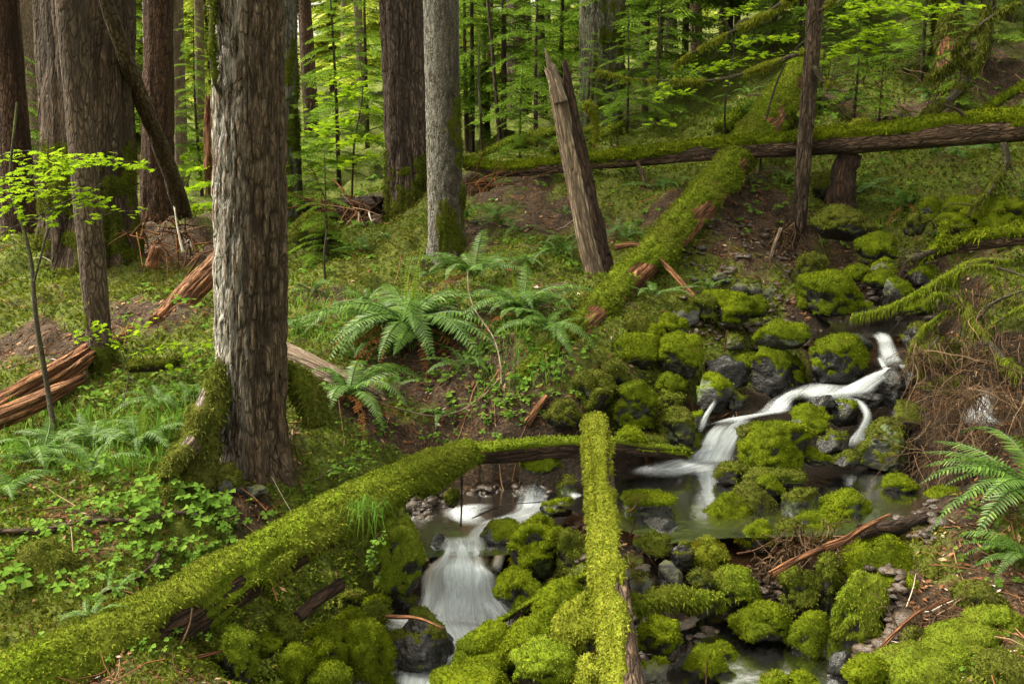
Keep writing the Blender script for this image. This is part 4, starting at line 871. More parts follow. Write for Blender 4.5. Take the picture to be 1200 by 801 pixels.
# -- upper right mossy rocks
B(1168, 276, 74, 46, 'lumpy heap of moss covered rock under the right end of the horizontal log', 1.0, 0, Y=8.7, hang=.5)
B(1122, 256, 38, 26, 'mossy rock left of the lumpy heap', .95, 0, Y=9.0)
B(1092, 258, 32, 28, 'round mossy rock between two others below the horizontal log', .95, 0, Y=9.1)
B(1070, 276, 28, 26, 'small mossy rock below the hillside fern', .95, 2, Y=8.9)
B(990, 282, 82, 44, 'broad mound of moss right of the slender tree', .95, 2, Y=9.1, hang=.4)
B(966, 232, 34, 34, 'mossy hump behind the slender tree above the dark hole', .9, 2, Y=10.0)
B(1195, 300, 50, 40, 'mossy block in the shade at the right edge', .9, 2, Y=8.3)
B(1120, 272, 50, 22, 'flat mossy step below the round mossy rock', .9, 0, Y=8.8)
# -- left bank
B(266, 583, 40, 40, 'green tinged stone set against the foot of the front trunk', .6, 2, 'rock_grey', Y=5.3, facet=.6)
B(300, 582, 30, 16, 'small flat grey stone at the foot of the front trunk', 0, 0, 'rock_grey', Y=5.35)
B(55, 690, 76, 58, 'mossy hummock with dry strands at the left edge', 1.0, 2, Y=4.4, hang=.5)
B(372, 290, 60, 44, 'mossy hummock right of the front trunk', .95, 2, Y=10.2)

# ------------------------------------------------------------------ water
def watermat():
    m, nt, N, L = mat('clear_water')
    co = node(nt, 'ShaderNodeNewGeometry').outputs['Position']
    nf = noise_node(nt, co, 9, 3, .5, (1, 1, 1))
    bp = node(nt, 'ShaderNodeBump', Strength=.12, Distance=.03); L.new(nf, bp.inputs['Height'])
    fr_ = node(nt, 'ShaderNodeFresnel', IOR=1.24); L.new(bp.outputs[0], fr_.inputs['Normal'])
    gl = node(nt, 'ShaderNodeBsdfGlossy', Roughness=.14); L.new(bp.outputs[0], gl.inputs['Normal'])
    tr = node(nt, 'ShaderNodeBsdfTransparent'); tr.inputs['Color'].default_value = (.52, .36, .22, 1)
    mx = node(nt, 'ShaderNodeMixShader'); L.new(fr_.outputs[0], mx.inputs[0]); L.new(tr.outputs[0], mx.inputs[1]); L.new(gl.outputs[0], mx.inputs[2])
    L.new(mx.outputs[0], node(nt, 'ShaderNodeOutputMaterial').inputs[0]); return m
M['water'] = watermat()
def foammat():
    m, nt, N, L = mat('falling_water')
    co = node(nt, 'ShaderNodeAttribute', attribute_name='co').outputs['Vector']     # x across, y along, z thickness of the white
    dn = node(nt, 'ShaderNodeAttribute', attribute_name='v').outputs['Fac']
    n1 = noise_node(nt, co, 1.0, 4, .6, (34, 1.8, 1)); n2 = noise_node(nt, co, 1.0, 3, .5, (9, 1.6, 1))
    s = node(nt, 'ShaderNodeMath', operation='ADD'); L.new(n1, s.inputs[0]); L.new(n2, s.inputs[1])
    st = node(nt, 'ShaderNodeMapRange'); L.new(s.outputs[0], st.inputs[0]); st.inputs[1].default_value = .72; st.inputs[2].default_value = 1.28; st.inputs[3].default_value = .16; st.inputs[4].default_value = 1.35
    s2 = node(nt, 'ShaderNodeMath', operation='MULTIPLY'); L.new(dn, s2.inputs[0]); L.new(st.outputs[0], s2.inputs[1])
    mr = node(nt, 'ShaderNodeMath', operation='MULTIPLY'); mr.use_clamp = True; L.new(s2.outputs[0], mr.inputs[0]); mr.inputs[1].default_value = .82
    d = node(nt, 'ShaderNodeBsdfDiffuse'); d.inputs['Color'].default_value = (.80, .85, .90, 1)
    t2 = node(nt, 'ShaderNodeBsdfTranslucent'); t2.inputs['Color'].default_value = (.80, .85, .90, 1)
    m0 = node(nt, 'ShaderNodeMixShader', Fac=.35); L.new(d.outputs[0], m0.inputs[1]); L.new(t2.outputs[0], m0.inputs[2])
    tr = node(nt, 'ShaderNodeBsdfTransparent')
    mx = node(nt, 'ShaderNodeMixShader'); L.new(mr.outputs[0], mx.inputs[0]); L.new(tr.outputs[0], mx.inputs[1]); L.new(m0.outputs[0], mx.inputs[2])
    L.new(mx.outputs[0], node(nt, 'ShaderNodeOutputMaterial').inputs[0]); return m
M['foam'] = foammat()
def pool(pts, z, name='stream_water'):
    P = np.array([at_z(x, y, z) for x, y in pts])
    n = len(P); c = P.mean(0)
    V = np.vstack([P, c]); i = np.arange(n)
    o = link_mesh(name, V, np.stack([np.full(n, n), i, (i + 1) % n], -1), M['water']); return tag(o, kind='structure')
pool([(330, 860), (400, 780), (425, 720), (470, 685), (545, 690), (610, 725), (625, 780), (600, 880)], .0)
pool([(470, 660), (478, 600), (520, 565), (600, 560), (660, 575), (690, 600), (650, 640), (590, 650), (555, 652), (520, 650)], .42)
pool([(640, 585), (680, 535), (750, 522), (830, 520), (900, 530), (960, 522), (1060, 525), (1160, 560), (1150, 590), (1080, 618), (960, 628), (850, 630), (780, 637), (708, 614)], .57)
pool([(725, 690), (800, 640), (900, 650), (1000, 670), (1090, 700), (1090, 830), (740, 840)], .205)
pool([(930, 360), (1070, 358), (1130, 375), (1105, 392), (1046, 394), (1000, 397), (945, 397)], 1.25)
def fall(rows, m='foam', nu=40, nv=60, ripple=.012, seed=0, arch=.02):
    """rows: (left px, right px, py, height, whiteness): a sheet of white water following the rows"""
    Lp = np.array([np.append(at_z(r_[0], r_[2], r_[3]), r_[4]) for r_ in rows]); Rp = np.array([np.append(at_z(r_[1], r_[2] if len(r_) < 6 else r_[5], r_[3]), r_[4]) for r_ in rows])
    LC, RC = catmull(Lp, nv), catmull(Rp, nv)
    wid = np.linalg.norm((LC - RC)[:, :3], axis=1); s = np.concatenate([[0], np.cumsum(np.linalg.norm(np.diff((LC + RC)[:, :3] / 2, axis=0), axis=1))])
    mb = MB()
    for q in range(3):        # three thin veils, one over the other, each with its own strands
        k = (1.12, .86, .6)[q]; off = (0, .5, -.55)[q] * (vn(np.stack([s * 5 + q * 9 + seed, s * 0, s * 0], -1)) - .35)
        u = (.5 + (np.linspace(0, 1, nu) - .5)[None, :] * k + off[:, None] * .5)[..., None]
        G = LC[:, None, :] * (1 - u) + RC[:, None, :] * u; V = G[..., :3]
        U = (u[..., 0] - .5) * wid[:, None]; S = s[:, None] * np.ones_like(U); uu = np.linspace(0, 1, nu)[None, :] * np.ones_like(U)
        rp = fbm(np.stack([U.ravel() * 22 + seed + 5 * q, S.ravel() * 2.5, 0 * U.ravel() + seed], -1), 3).reshape(U.shape) - .5
        edge = np.sin(np.pi * uu) ** 1.4
        V = V + np.array([0, -.6, .8]) * (rp * ripple + arch * edge ** .7 + .006 * q)[..., None]
        ends = np.minimum(np.linspace(0, 1, nv) / .22, np.linspace(1, 0, nv) / .28).clip(0, 1)[:, None]
        wv = G[..., 3] * sstep(0, .8, edge) * sstep(0, 1, ends) * (.95, .85, .8)[q]
        i, j = np.meshgrid(np.arange(nv - 1), np.arange(nu - 1), indexing='ij')
        Fq = np.stack([i * nu + j, i * nu + j + 1, (i + 1) * nu + j + 1, (i + 1) * nu + j], -1).reshape(-1, 4)
        mb.add(V.reshape(-1, 3), Fq, wv.ravel(), np.stack([U.ravel() + seed, S.ravel(), 0 * U.ravel() + q * 3.3], -1))
    return tag(mb.build('waterfall_water', M[m]), kind='structure')
def rib(pts, **k):
    """pts: (px, py, height, width px, whiteness)"""
    return fall([(x - w / 2, x + w / 2, y, z, wv) for x, y, z, w, wv in pts], **k)
# white fall in the foreground
fall([(520, 564, 638, .425, .25), (518, 568, 648, .41, .42), (514, 573, 660, .355, .42), (506, 580, 672, .315, .55), (502, 584, 690, .235, .5), (500, 590, 710, .125, .55), (496, 600, 730, .035, .85), (498, 604, 742, .02, .8)], nu=80, nv=110, ripple=.09, seed=61, arch=.05)
rib([(528, 636, .43, 18, .5), (525, 650, .40, 18, .9), (516, 664, .345, 30, .9), (508, 676, .29, 30, .7), (506, 700, .17, 28, .8), (502, 722, .06, 40, 1.0), (504, 732, .03, 56, .8)], nu=40, nv=110, ripple=.06, seed=1, arch=.03)
rib([(540, 636, .43, 16, .5), (541, 648, .415, 16, .95), (544, 662, .355, 30, .95), (549, 674, .31, 56, .9), (546, 688, .24, 60, .7), (538, 704, .15, 62, .95), (534, 728, .04, 70, 1.05), (540, 738, .025, 80, .9)], nu=50, nv=120, ripple=.08, seed=21, arch=.06)
rib([(556, 638, .43, 12, .5), (559, 650, .40, 12, .85), (562, 664, .345, 18, .8), (566, 676, .30, 34, .7), (570, 694, .20, 44, .8), (578, 710, .12, 46, .9), (590, 728, .045, 44, 1.0), (590, 736, .03, 50, .8)], nu=40, nv=110, ripple=.07, seed=31, arch=.03)
rib([(541, 628, .435, 60, .3), (541, 640, .425, 62, .5), (541, 652, .39, 60, .6), (541, 664, .345, 70, .5), (541, 676, .30, 80, .3)], nu=50, nv=50, seed=51, ripple=.03, arch=.01)
rib([(540, 716, .06, 100, .6), (546, 728, .045, 128, 1.1), (552, 742, .028, 130, 1.1), (556, 758, .02, 110, 1.0), (552, 778, .015, 100, .8), (535, 800, .012, 120, .6), (520, 820, .012, 120, .4)], nu=70, nv=110, ripple=.03, seed=41, arch=.012)
fall([(450, 520, 716, .03, .2), (440, 510, 724, .022, .35), (470, 540, 735, .02, .35)], seed=2, ripple=.005, arch=.004)
fall([(470, 530, 770, .012, .5), (462, 520, 790, .012, .8), (455, 510, 815, .012, .8)], seed=12, ripple=.005, arch=.004)
# small step and the slide below it
fall([(608, 645, 566, .575, .4), (606, 646, 574, .545, .9), (604, 646, 588, .455, .95), (596, 640, 600, .435, .6), (560, 610, 612, .43, .5), (545, 585, 626, .428, .35), (528, 560, 640, .425, .3)], nu=50, nv=90, seed=3, ripple=.01, arch=.008)
rib([(560, 590, .43, 50, .3), (540, 600, .43, 44, .42), (560, 612, .428, 36, .3)], seed=4, ripple=.004, arch=.004)
rib([(590, 640, .40, 18, .4), (584, 655, .36, 16, .7), (580, 672, .28, 14, .6)], seed=14, ripple=.01)
rib([(672, 578, .575, 20, .3), (676, 588, .53, 18, .6), (670, 600, .46, 16, .4)], seed=5)
# the long slide into the middle pool
fall([(945, 1000, 449, 1.0, .15), (926, 1014, 455, .995, .35), (918, 1010, 462, .985, .42), (930, 996, 470, .965, .2)], nu=50, nv=40, seed=6, ripple=.006, arch=.006)
rib([(945, 456, .995, 24, .4), (930, 461, .98, 28, .5), (916, 470, .945, 30, .6), (908, 480, .92, 36, .55), (894, 487, .91, 40, .3)], nu=30, nv=60, seed=7, ripple=.012, arch=.012)
rib([(925, 481, .918, 14, .3), (900, 485, .912, 18, .62), (876, 489, .905, 22, .65), (856, 493, .895, 28, .6), (838, 499, .87, 30, .4)], nu=30, nv=60, seed=16, ripple=.008, arch=.01)
rib([(874, 490, .90, 22, .4), (862, 500, .85, 26, .8), (852, 513, .76, 28, .92), (845, 527, .66, 34, .95), (836, 540, .585, 50, .9), (826, 546, .58, 60, .5)], nu=40, nv=80, seed=26, ripple=.02, arch=.02)
rib([(850, 496, .88, 20, .4), (838, 506, .82, 20, .75), (830, 520, .72, 22, .9), (823, 534, .61, 32, .95), (815, 544, .582, 50, .7)], nu=30, nv=80, seed=27, ripple=.02, arch=.015)
fall([(800, 850, 533, .583, .5), (775, 852, 539, .580, .9), (752, 848, 545, .578, .9), (740, 835, 550, .577, .6), (735, 815, 556, .576, .3)], nu=60, nv=40, seed=28, ripple=.004, arch=.004)
# the upper fall
rib([(1030, 390, 1.265, 26, .3), (1036, 399, 1.235, 20, .5), (1040, 413, 1.16, 24, .5), (1046, 432, 1.09, 40, .4)], nu=30, seed=8, arch=.012)
rib([(1030, 418, 1.15, 8, .5), (1034, 426, 1.12, 8, .7), (1040, 436, 1.085, 10, .6)], nu=12, seed=18, arch=.006)
rib([(1082, 427, 1.125, 14, .4), (1060, 430, 1.11, 22, .6), (1036, 437, 1.08, 30, .62), (1014, 450, 1.03, 38, .65), (998, 460, .995, 50, .55), (975, 466, .985, 54, .3)], nu=30, nv=90, seed=9, arch=.02)
rib([(990, 466, .985, 24, .5), (1006, 472, .95, 16, .5), (1016, 486, .88, 12, .6), (1013, 500, .80, 16, .6), (1006, 514, .72, 24, .65), (998, 528, .65, 36, .5)], nu=20, nv=80, seed=10, arch=.012)
rib([(950, 398, 1.23, 10, .4), (940, 404, 1.20, 12, .7), (922, 409, 1.17, 20, .6), (906, 412, 1.16, 20, .3)], nu=20, seed=11)
rib([(1156, 455, 1.1, 24, .3), (1153, 472, 1.02, 30, .5), (1146, 490, .95, 44, .55), (1165, 505, .90, 60, .4)], nu=30, seed=13)
rib([(838, 470, .97, 8, .3), (826, 490, .88, 8, .5), (818, 512, .74, 10, .4)], nu=12, seed=15)

# ------------------------------------------------------------------ gravel and pebbles of the bed
def scatter_px(n, boxes, r):
    P = []
    for (x0, y0, x1, y1, wgt) in boxes:
        k = int(n * wgt); P.append(gnd(r.uniform(x0, x1, k), r.uniform(y0, y1, k)))
    return np.vstack(P)
r = np.random.default_rng(5)
V0, F0 = ICO[3]; sel = _ico(2); V0, F0 = sel
mb = MB()
PT = scatter_px(2800, [(720, 680, 1060, 801, .45), (720, 560, 1100, 640, .2), (470, 570, 690, 660, .2), (800, 270, 930, 400, .1), (930, 300, 1100, 420, .05)], r)
for k, p in enumerate(PT):
    s = np.array([r.uniform(.012, .045), r.uniform(.012, .04), r.uniform(.008, .022)]) * (1.6 if r.random() < .12 else 1)
    W_ = V0 * (1 + (vn(V0 * 1.3 + k) - .5) * .8)[:, None] * s
    a = r.uniform(0, 6.28); W_ = np.stack([W_[:, 0] * math.cos(a) - W_[:, 1] * math.sin(a), W_[:, 0] * math.sin(a) + W_[:, 1] * math.cos(a), W_[:, 2]], -1)
    mb.add(W_ + p + np.array([0, 0, s[2] * .4]), F0)
tag(mb.build('gravel', M['gravel']), 'brown and grey pebbles lying wet over the stream bed', 'gravel', kind='stuff')

# ------------------------------------------------------------------ fine cover of the forest floor (uncountable: stuff)
r = np.random.default_rng(21)
def floor_points(n, r, y0=2.6, y1=16, k=.62, pw=1.35):
    q = r.random(n); a, b = y0 ** (1 - pw), y1 ** (1 - pw)
    Y = (a + q * (b - a)) ** (1 / (1 - pw)); X = (r.random(n) * 2 - 1) * (k * Y + .5)
    return X, Y
POOLS = [np.array([at_z(x, y, z)[:2] for x, y in p]) for p, z in [
    ([(400, 780), (425, 720), (470, 690), (600, 735), (600, 850), (350, 850)], 0), ([(480, 600), (520, 570), (690, 575), (650, 640), (520, 650)], .42),
    ([(690, 545), (830, 535), (960, 530), (1100, 545), (1150, 580), (1080, 620), (850, 630), (720, 620)], .57), ([(740, 690), (900, 670), (1050, 720), (1060, 830), (750, 830)], .235),
    ([(950, 365), (1090, 365), (1100, 400), (950, 402)], 1.25), ([(800, 540), (850, 490), (930, 460), (1010, 440), (1060, 400), (1080, 440), (1020, 520), (900, 540)], .8)]]
def wet(X, Y):
    out = np.zeros(len(X), bool)
    for P in POOLS:
        c = np.zeros(len(X), bool); j = len(P) - 1
        for i in range(len(P)):
            xi, yi, xj, yj = *P[i], *P[j]
            c ^= ((yi > Y) != (yj > Y)) & (X < (xj - xi) * (Y - yi) / (yj - yi + 1e-12) + xi); j = i
        out |= c
    return out
def normals_at(X, Y, e=.04):
    zx = (ground_h(X + e, Y) - ground_h(X - e, Y)) / (2 * e); zy = (ground_h(X, Y + e) - ground_h(X, Y - e)) / (2 * e)
    return unit(np.stack([-zx, -zy, np.ones_like(zx)], -1))
# moss
X, Y = floor_points(330000, r, 2.8, 15); m_ = moss_amount(X, Y)
k = (r.random(len(X)) < sstep(.36, .62, m_)) & ~wet(X, Y); X, Y = X[k], Y[k]
P = np.stack([X, Y, ground_h(X, Y)], -1); N = normals_at(X, Y); d = np.linalg.norm(P - ORG, axis=1)
mb = MB(); blades(mb, P, N, .007 + .0034 * d, .002 + .00085 * d, .8, .25, .2, r)
tag(mb.build('moss_carpet', M['ground_moss']), 'olive green moss carpeting the forest floor', 'moss', kind='stuff')
# litter: needles, bark chips, leaves
X, Y = floor_points(60000, r, 2.8, 15); m_ = moss_amount(X, Y)
k = (r.random(len(X)) < (1.05 - sstep(.3, .75, m_)) * .8 + .05) & ~wet(X, Y); X, Y = X[k], Y[k]; n = len(X)
P = np.stack([X, Y, ground_h(X, Y) + .004 + .014 * r.random(n)], -1); N = normals_at(X, Y)
A = r.normal(0, 1, (n, 3)); A = unit(A - N * (A * N).sum(1, keepdims=True) * .88); S = unit(np.cross(N, A))
d = np.linalg.norm(P - ORG, axis=1)
ln = (.008 + .0030 * d * r.random(n) ** 2 + .010 * r.random(n))[:, None]; wd = ln * (.12 + .38 * r.random(n))[:, None]
Vq = np.stack([P - A * ln, P + S * wd + N * wd * .3, P + A * ln, P - S * wd], 1).reshape(-1, 3); bq = np.arange(n)[:, None] * 4
mb = MB(); mb.add(Vq, np.hstack([bq, bq + 1, bq + 2, bq + 3]), np.repeat(r.random(n), 4))
for q in range(2300):     # fallen twigs
    x, y = floor_points(1, r, 3, 13); x, y = float(x[0]), float(y[0])
    if moss_amount(np.array([x]), np.array([y]))[0] > .4 + .6 * r.random() or wet(np.array([x]), np.array([y]))[0]: continue
    a = r.uniform(0, 6.28); L_ = r.uniform(.08, .4) * (1 + y * .05); t = np.linspace(-.5, .5, 4)
    px_ = x + math.cos(a) * L_ * t + r.normal(0, .012, 4); py_ = y + math.sin(a) * L_ * t + r.normal(0, .012, 4)
    pz_ = ground_h(px_, py_) + r.uniform(.004, .05) + r.normal(0, .012, 4)
    thin(mb, np.stack([px_, py_, pz_], -1), r.uniform(.002, .006), .0015, 4, 5, r.random())
tag(mb.build('forest_litter', M['litter']), 'reddish brown bark chips, needles and twigs strewn over bare soil', 'litter', kind='stuff')
# small herbs of the left bank and slope: three leaflets on a stalk
def leaflet_fan(mb, P, up, size, r, nl=3, spread=2.1, notch=.85):
    """rounded leaflets fanned round the stalk top P"""
    a0 = r.uniform(0, 6.28); X = unit(np.cross(up, r.normal(0, 1, 3))[None])[0]; Yv = np.cross(up, X)
    for q in range(nl):
        a = a0 + q * 6.283 / nl + r.normal(0, .15); D = X * math.cos(a) + Yv * math.sin(a); S = np.cross(up, D); s = size * r.uniform(.8, 1.15); dr = -up * s * .18
        V = np.array([P, P + D * s * .35 + S * s * .34, P + D * s * .8 + S * s * .46 + dr * .6, P + D * s * notch + dr, P + D * s * .8 - S * s * .46 + dr * .6, P + D * s * .35 - S * s * .34])
        mb.add(V, np.array([[0, 1, 2, 3], [0, 3, 4, 5]]), np.clip(r.normal(.5, .25), 0, 1))
mb = MB()
def herb_patch(n, box, size, h, nl=3, keep=None):
    p = gnd(r.uniform(box[0], box[2], n), r.uniform(box[1], box[3], n))
    cl = fbm(np.column_stack([p[:, :2] * 2.2, p[:, 0] * 0 + 3]), 2)
    for q in p[(cl > .43) & ~wet(p[:, 0], p[:, 1])]:
        d = np.linalg.norm(q - ORG); hh = h * r.uniform(.4, 1.2)
        t = q + np.array([r.normal(0, .02), r.normal(0, .02), hh])
        leaflet_fan(mb, t, unit((np.array([0, -.25, 1]) + r.normal(0, .28, 3))[None])[0], size * r.uniform(.6, 1.2), r, nl)
        if d < 6: thin(mb, [q, (q + t) / 2 + r.normal(0, .006, 3), t], .0016, .001, 3, 3, .3)
herb_patch(260, (0, 560, 330, 700), .030, .06); herb_patch(260, (0, 620, 260, 780), .024, .04); herb_patch(160, (360, 520, 470, 600), .024, .05)
herb_patch(420, (330, 360, 700, 480), .034, .06); herb_patch(260, (100, 360, 260, 470), .04, .07); herb_patch(320, (340, 170, 700, 330), .055, .08); herb_patch(900, (700, 60, 1200, 290), .05, .08)
herb_patch(160, (560, 400, 660, 500), .03, .05); herb_patch(140, (350, 470, 620, 520), .026, .05); herb_patch(150, (0, 430, 240, 560), .03, .06); herb_patch(200, (200, 200, 450, 300), .07, .1)
herb_patch(50, (1120, 560, 1200, 700), .03, .04); herb_patch(40, (960, 730, 1190, 800), .02, .03)
tag(mb.build('herbs', M['herb'], smooth=False), 'small three leaved herbs sprinkled over mossy ground', 'herbs', kind='stuff')
# the leafy patch at the foot of the front trunk
mb = MB()
for (cx_, cy_, rx, ry, n, sz) in [(205, 592, 62, 26, 40, .046), (240, 582, 30, 14, 16, .046), (150, 605, 40, 22, 14, .042), (180, 650, 70, 24, 16, .038), (252, 640, 40, 18, 18, .04), (120, 560, 40, 14, 8, .04), (30, 690, 40, 30, 8, .05), (270, 610, 22, 16, 16, .035)]:
    for q in range(n):
        a, s_ = r.uniform(0, 6.28), math.sqrt(r.random()); p = g1(cx_ + rx * s_ * math.cos(a), cy_ + 10 + ry * s_ * math.sin(a))
        t = p + np.array([r.normal(0, .02), r.normal(0, .02), r.uniform(.06, .14)]); thin(mb, [p, (p + t) / 2 + r.normal(0, .01, 3), t], .002, .0012, 4, 4, .2)
        leaflet_fan(mb, t, unit((np.array([0, -.35, 1]) + r.normal(0, .25, 3))[None])[0], sz * r.uniform(.7, 1.2), r, 3, notch=.72)
tag(mb.build('leafy_herbs', M['herb'], smooth=False), 'broad three leaved plants clustered below the front trunk', 'herbs', kind='stuff')
# meadow of soft green growth among the young ferns at left and the far slope
mb = MB()
def grass_px(n, box, L, w, spread=.45):
    p = gnd(r.uniform(box[0], box[2], n), r.uniform(box[1], box[3], n)); p = p[~wet(p[:, 0], p[:, 1])]
    blades(mb, p, np.tile([0, 0, 1.], (len(p), 1)), L, w, spread, .5, .15, r)
grass_px(700, (0, 470, 230, 560), .14, .005); grass_px(500, (340, 340, 520, 400), .14, .005); grass_px(500, (560, 380, 660, 470), .11, .004); grass_px(250, (180, 690, 260, 740), .06, .003)
tag(mb.build('grass', M['grass'], smooth=False), 'thin pale grass standing between young ferns', 'grass', kind='stuff')

# ------------------------------------------------------------------ ferns
def frond_mesh(name, curl, m, seed, pairs=30, wmax=.115, w0=.55, sparse=0.0):
    """one frond along +X, arching; unit length"""
    r = np.random.default_rng(seed); mb = MB(); n = 26
    el = np.linspace(curl[0], curl[1], n) + r.normal(0, .03, n).cumsum() * .3; side = r.normal(0, .02, n).cumsum() * .5
    d = np.stack([np.cos(el) * np.cos(side), np.cos(el) * np.sin(side), np.sin(el)], -1) / (n - 1)
    P = np.vstack([[0, 0, 0], np.cumsum(d, 0)])[:n]
    thin(mb, P, .006, .002, 4, n, .15)
    for q in range(pairs):
        t = .10 + .895 * q / (pairs - 1); i = t * (n - 1); a = int(min(i, n - 2)); p = P[a] + (P[a + 1] - P[a]) * (i - a); T_ = unit((P[a + 1] - P[a])[None])[0]
        Sd = unit(np.cross([0, 0, 1.], T_)[None])[0]; Nn = np.cross(T_, Sd)
        L = wmax * (min(1, w0 + t * 3) if t < .2 else 1) * (1 - max(0, (t - .35) / .65) ** 1.7) + .006
        for sg in (-1, 1):
            if r.random() < sparse: continue
            l = L * r.uniform(.88, 1.1); D = unit((Sd * sg + T_ * (.28 + .35 * t) + Nn * r.normal(-.16, .10))[None])[0]; w = .0125 * (.6 + .5 * (1 - t)); W = unit(np.cross(D, Nn)[None])[0] * w
            V = np.array([p, p + D * l * .16 + W * 1.15, p + D * l * .62 + W * .75 - Nn * l * .04, p + D * l - Nn * l * .12, p + D * l * .62 - W * .75 - Nn * l * .04, p + D * l * .16 - W * .8])
            mb.add(V, np.array([[0, 1, 2, 3], [0, 3, 4, 5]]), np.clip(r.normal(.45, .22), 0, 1))
    o = mb.build(name, m, smooth=False); me = o.data; bpy.data.objects.remove(o); return me
FR = [frond_mesh('frond', c, M['fern'], 300 + q) for q, c in enumerate([(1.15, -.55), (1.0, -.7), (.85, -.35), (1.25, -.9), (.7, -.25)])]
FRD = [frond_mesh('dead_frond', c, M['fern_dead'], 320 + q, 22, .07, sparse=.25) for q, c in enumerate([(.5, -1.3), (.2, -1.2)])]
FRN = [frond_mesh('new_frond', c, M['fern_new'], 330 + q, 26, .03) for q, c in enumerate([(1.5, 1.2), (1.45, .9)])]
def fern(p, n, L, label, az=(0, 6.283), el=0.0, dead=0, new=0, seed=0, cat='fern', lv=.25, name='sword_fern'):
    r = np.random.default_rng(900 + seed); p = np.asarray(p, float)
    root = empty(name, p, label, cat, None)
    def put(me, a, l, e, nm, lab=None):
        o = bpy.data.objects.new(nm, me); COLL.objects.link(o); o.parent = root
        o.location = (r.normal(0, .015), r.normal(0, .015), r.uniform(-.01, .03)); o.rotation_euler = (r.normal(0, .2), -e, a); o.scale = (l, l * r.uniform(.9, 1.15), l)
        if lab: o['label'] = lab
    for q in range(n): put(FR[r.integers(len(FR))], az[0] + (az[1] - az[0]) * (q + r.uniform(-.4, .4)) / n, L * r.uniform(1 - lv, 1 + lv * .4), el + r.normal(0, .16), 'frond')
    for q in range(dead): put(FRD[q % 2], r.uniform(*az), L * r.uniform(.6, .9), el * .3 - r.uniform(0, .2), 'dead_frond', 'withered brown frond')
    for q in range(new): put(FRN[q % 2], r.uniform(0, 6.28), L * r.uniform(.45, .65), r.normal(0, .1), 'new_frond', 'upright pale new frond')
    return root
g = g1(480, 398); g[2] += .10; g[2] += .08; fern(g, 40, 1.0, 'largest sword fern, a full rosette at the centre of the slope with withered fronds beneath', el=-.28, dead=22, new=6, seed=1)
g = g1(410, 478); g[2] += .04; fern(g, 12, .62, 'sword fern with rusty dead fronds below the largest one', el=-.1, dead=8, seed=2)
g = g1(555, 345); g[2] += .12; fern(g, 13, .62, 'sword fern high on the slope right of the largest fern', el=-.05, dead=2, seed=3)
g = g1(610, 385); g[2] += .06; fern(g, 20, .66, 'dense sword fern left of the lower end of the slanting log', el=-.05, dead=2, new=2, seed=4)
g = g1(640, 410); g[2] += .04; fern(g, 11, .5, 'sword fern drooping against the broken end of the slanting log', el=-.2, seed=5)
g = g1(545, 440); g[2] += .03; fern(g, 8, .36, 'small sword fern between the largest fern and the twig hoop', el=-.15, seed=6)
g = g1(520, 490); g[2] += .03; fern(g, 7, .32, 'small fern hanging over red litter above the moss coated log', el=-.3, dead=3, seed=7)
g = at_y(1212, 588, 5.2); fern(g, 15, .72, 'glossy sword fern reaching in from the right edge over the stream bank', az=(1.9, 4.6), el=-.1, new=5, seed=8, lv=.15)
g = at_y(1206, 655, 4.9); fern(g, 7, .5, 'low fern under the glossy one at the right edge', az=(2.2, 4.4), el=-.3, seed=9)
for q, (x, y, n, L, lab) in enumerate([
    (110, 515, 12, .5, 'lush young fern right of the mossy sapling stem'), (165, 520, 14, .46, 'lush fern with upright new shoots left of the front trunk'), (190, 475, 9, .4, 'fern just behind the one with upright shoots'),
    (40, 545, 10, .5, 'fern near the left edge below the crumbling orange log'), (8, 580, 5, .5, 'fern at the left edge with one long frond lying flat'), (110, 560, 5, .45, 'fern with long low fronds over moss at lower left'),
    (225, 470, 7, .36, 'small fern tucked behind the mossy root of the front trunk'), (70, 520, 8, .4, 'fern at the foot of the mossy sapling stem'), (135, 700, 6, .16, 'tiny lacy fern in herbs above the moss coated log'), (110, 728, 6, .2, 'lacy fern by the lower part of the moss coated log')]):
    g = g1(x, y); g[2] += .02; fern(g, n, L, lab, el=-.05, seed=20 + q, new=6 if q == 1 else 0)
for q, (x, y, n, L, lab) in enumerate([
    (735, 285, 9, .42, 'little fern behind the pointed snag near the slanting log'), (766, 366, 6, .4, 'fern under the fallen reddish stick'), (830, 340 - 8, 5, .3, 'small fern on the bare slope above the broad mound'),
    (1062, 240, 9, .5, 'fern on the hillside below the horizontal log with broad blades'), (1000, 235, 7, .5, 'fern with arching fronds right of the slender tree'), (660, 300, 8, .4, 'fern on mossy slope left of the pointed snag'), (580, 280, 7, .42, 'blue green fern right of the grey lichened trunk'),
    (430, 350, 8, .4, 'fern in deep green growth above the largest fern at left'), (350, 385, 7, .4, 'fern behind the front trunk on its right side'), (1120, 205, 6, .4, 'fern under the right half of the horizontal log'), (720, 265, 6, .36, 'low fern between the snag and the long horizontal log'),
    (870, 160, 8, .5, 'pale fern on the hillside left of the slanting log top'), (990, 120, 7, .5, 'pale fern on the upper hillside behind the horizontal log'), (620, 330, 6, .34, 'small fern on moss between snag and grey trunk'), (500, 320, 6, .34, 'fern at the foot of the grey lichened trunk'),
    (430, 300, 6, .4, 'fern on the bank below the dark decaying log')]):
    g = g1(x, y); g[2] += .03; fern(g, n, L, lab, el=-.05, seed=50 + q, dead=2 if q % 3 == 0 else 0)
rr_ = np.random.default_rng(88)
for q in range(22):
    g = g1(rr_.uniform(340, 700), rr_.uniform(250, 470)); o = fern(g, rr_.integers(4, 9), rr_.uniform(.22, .38), 'small sword fern scattered on the mossy middle slope', el=-.1, seed=200 + q); o['group'] = 'small ferns scattered over the middle slope'
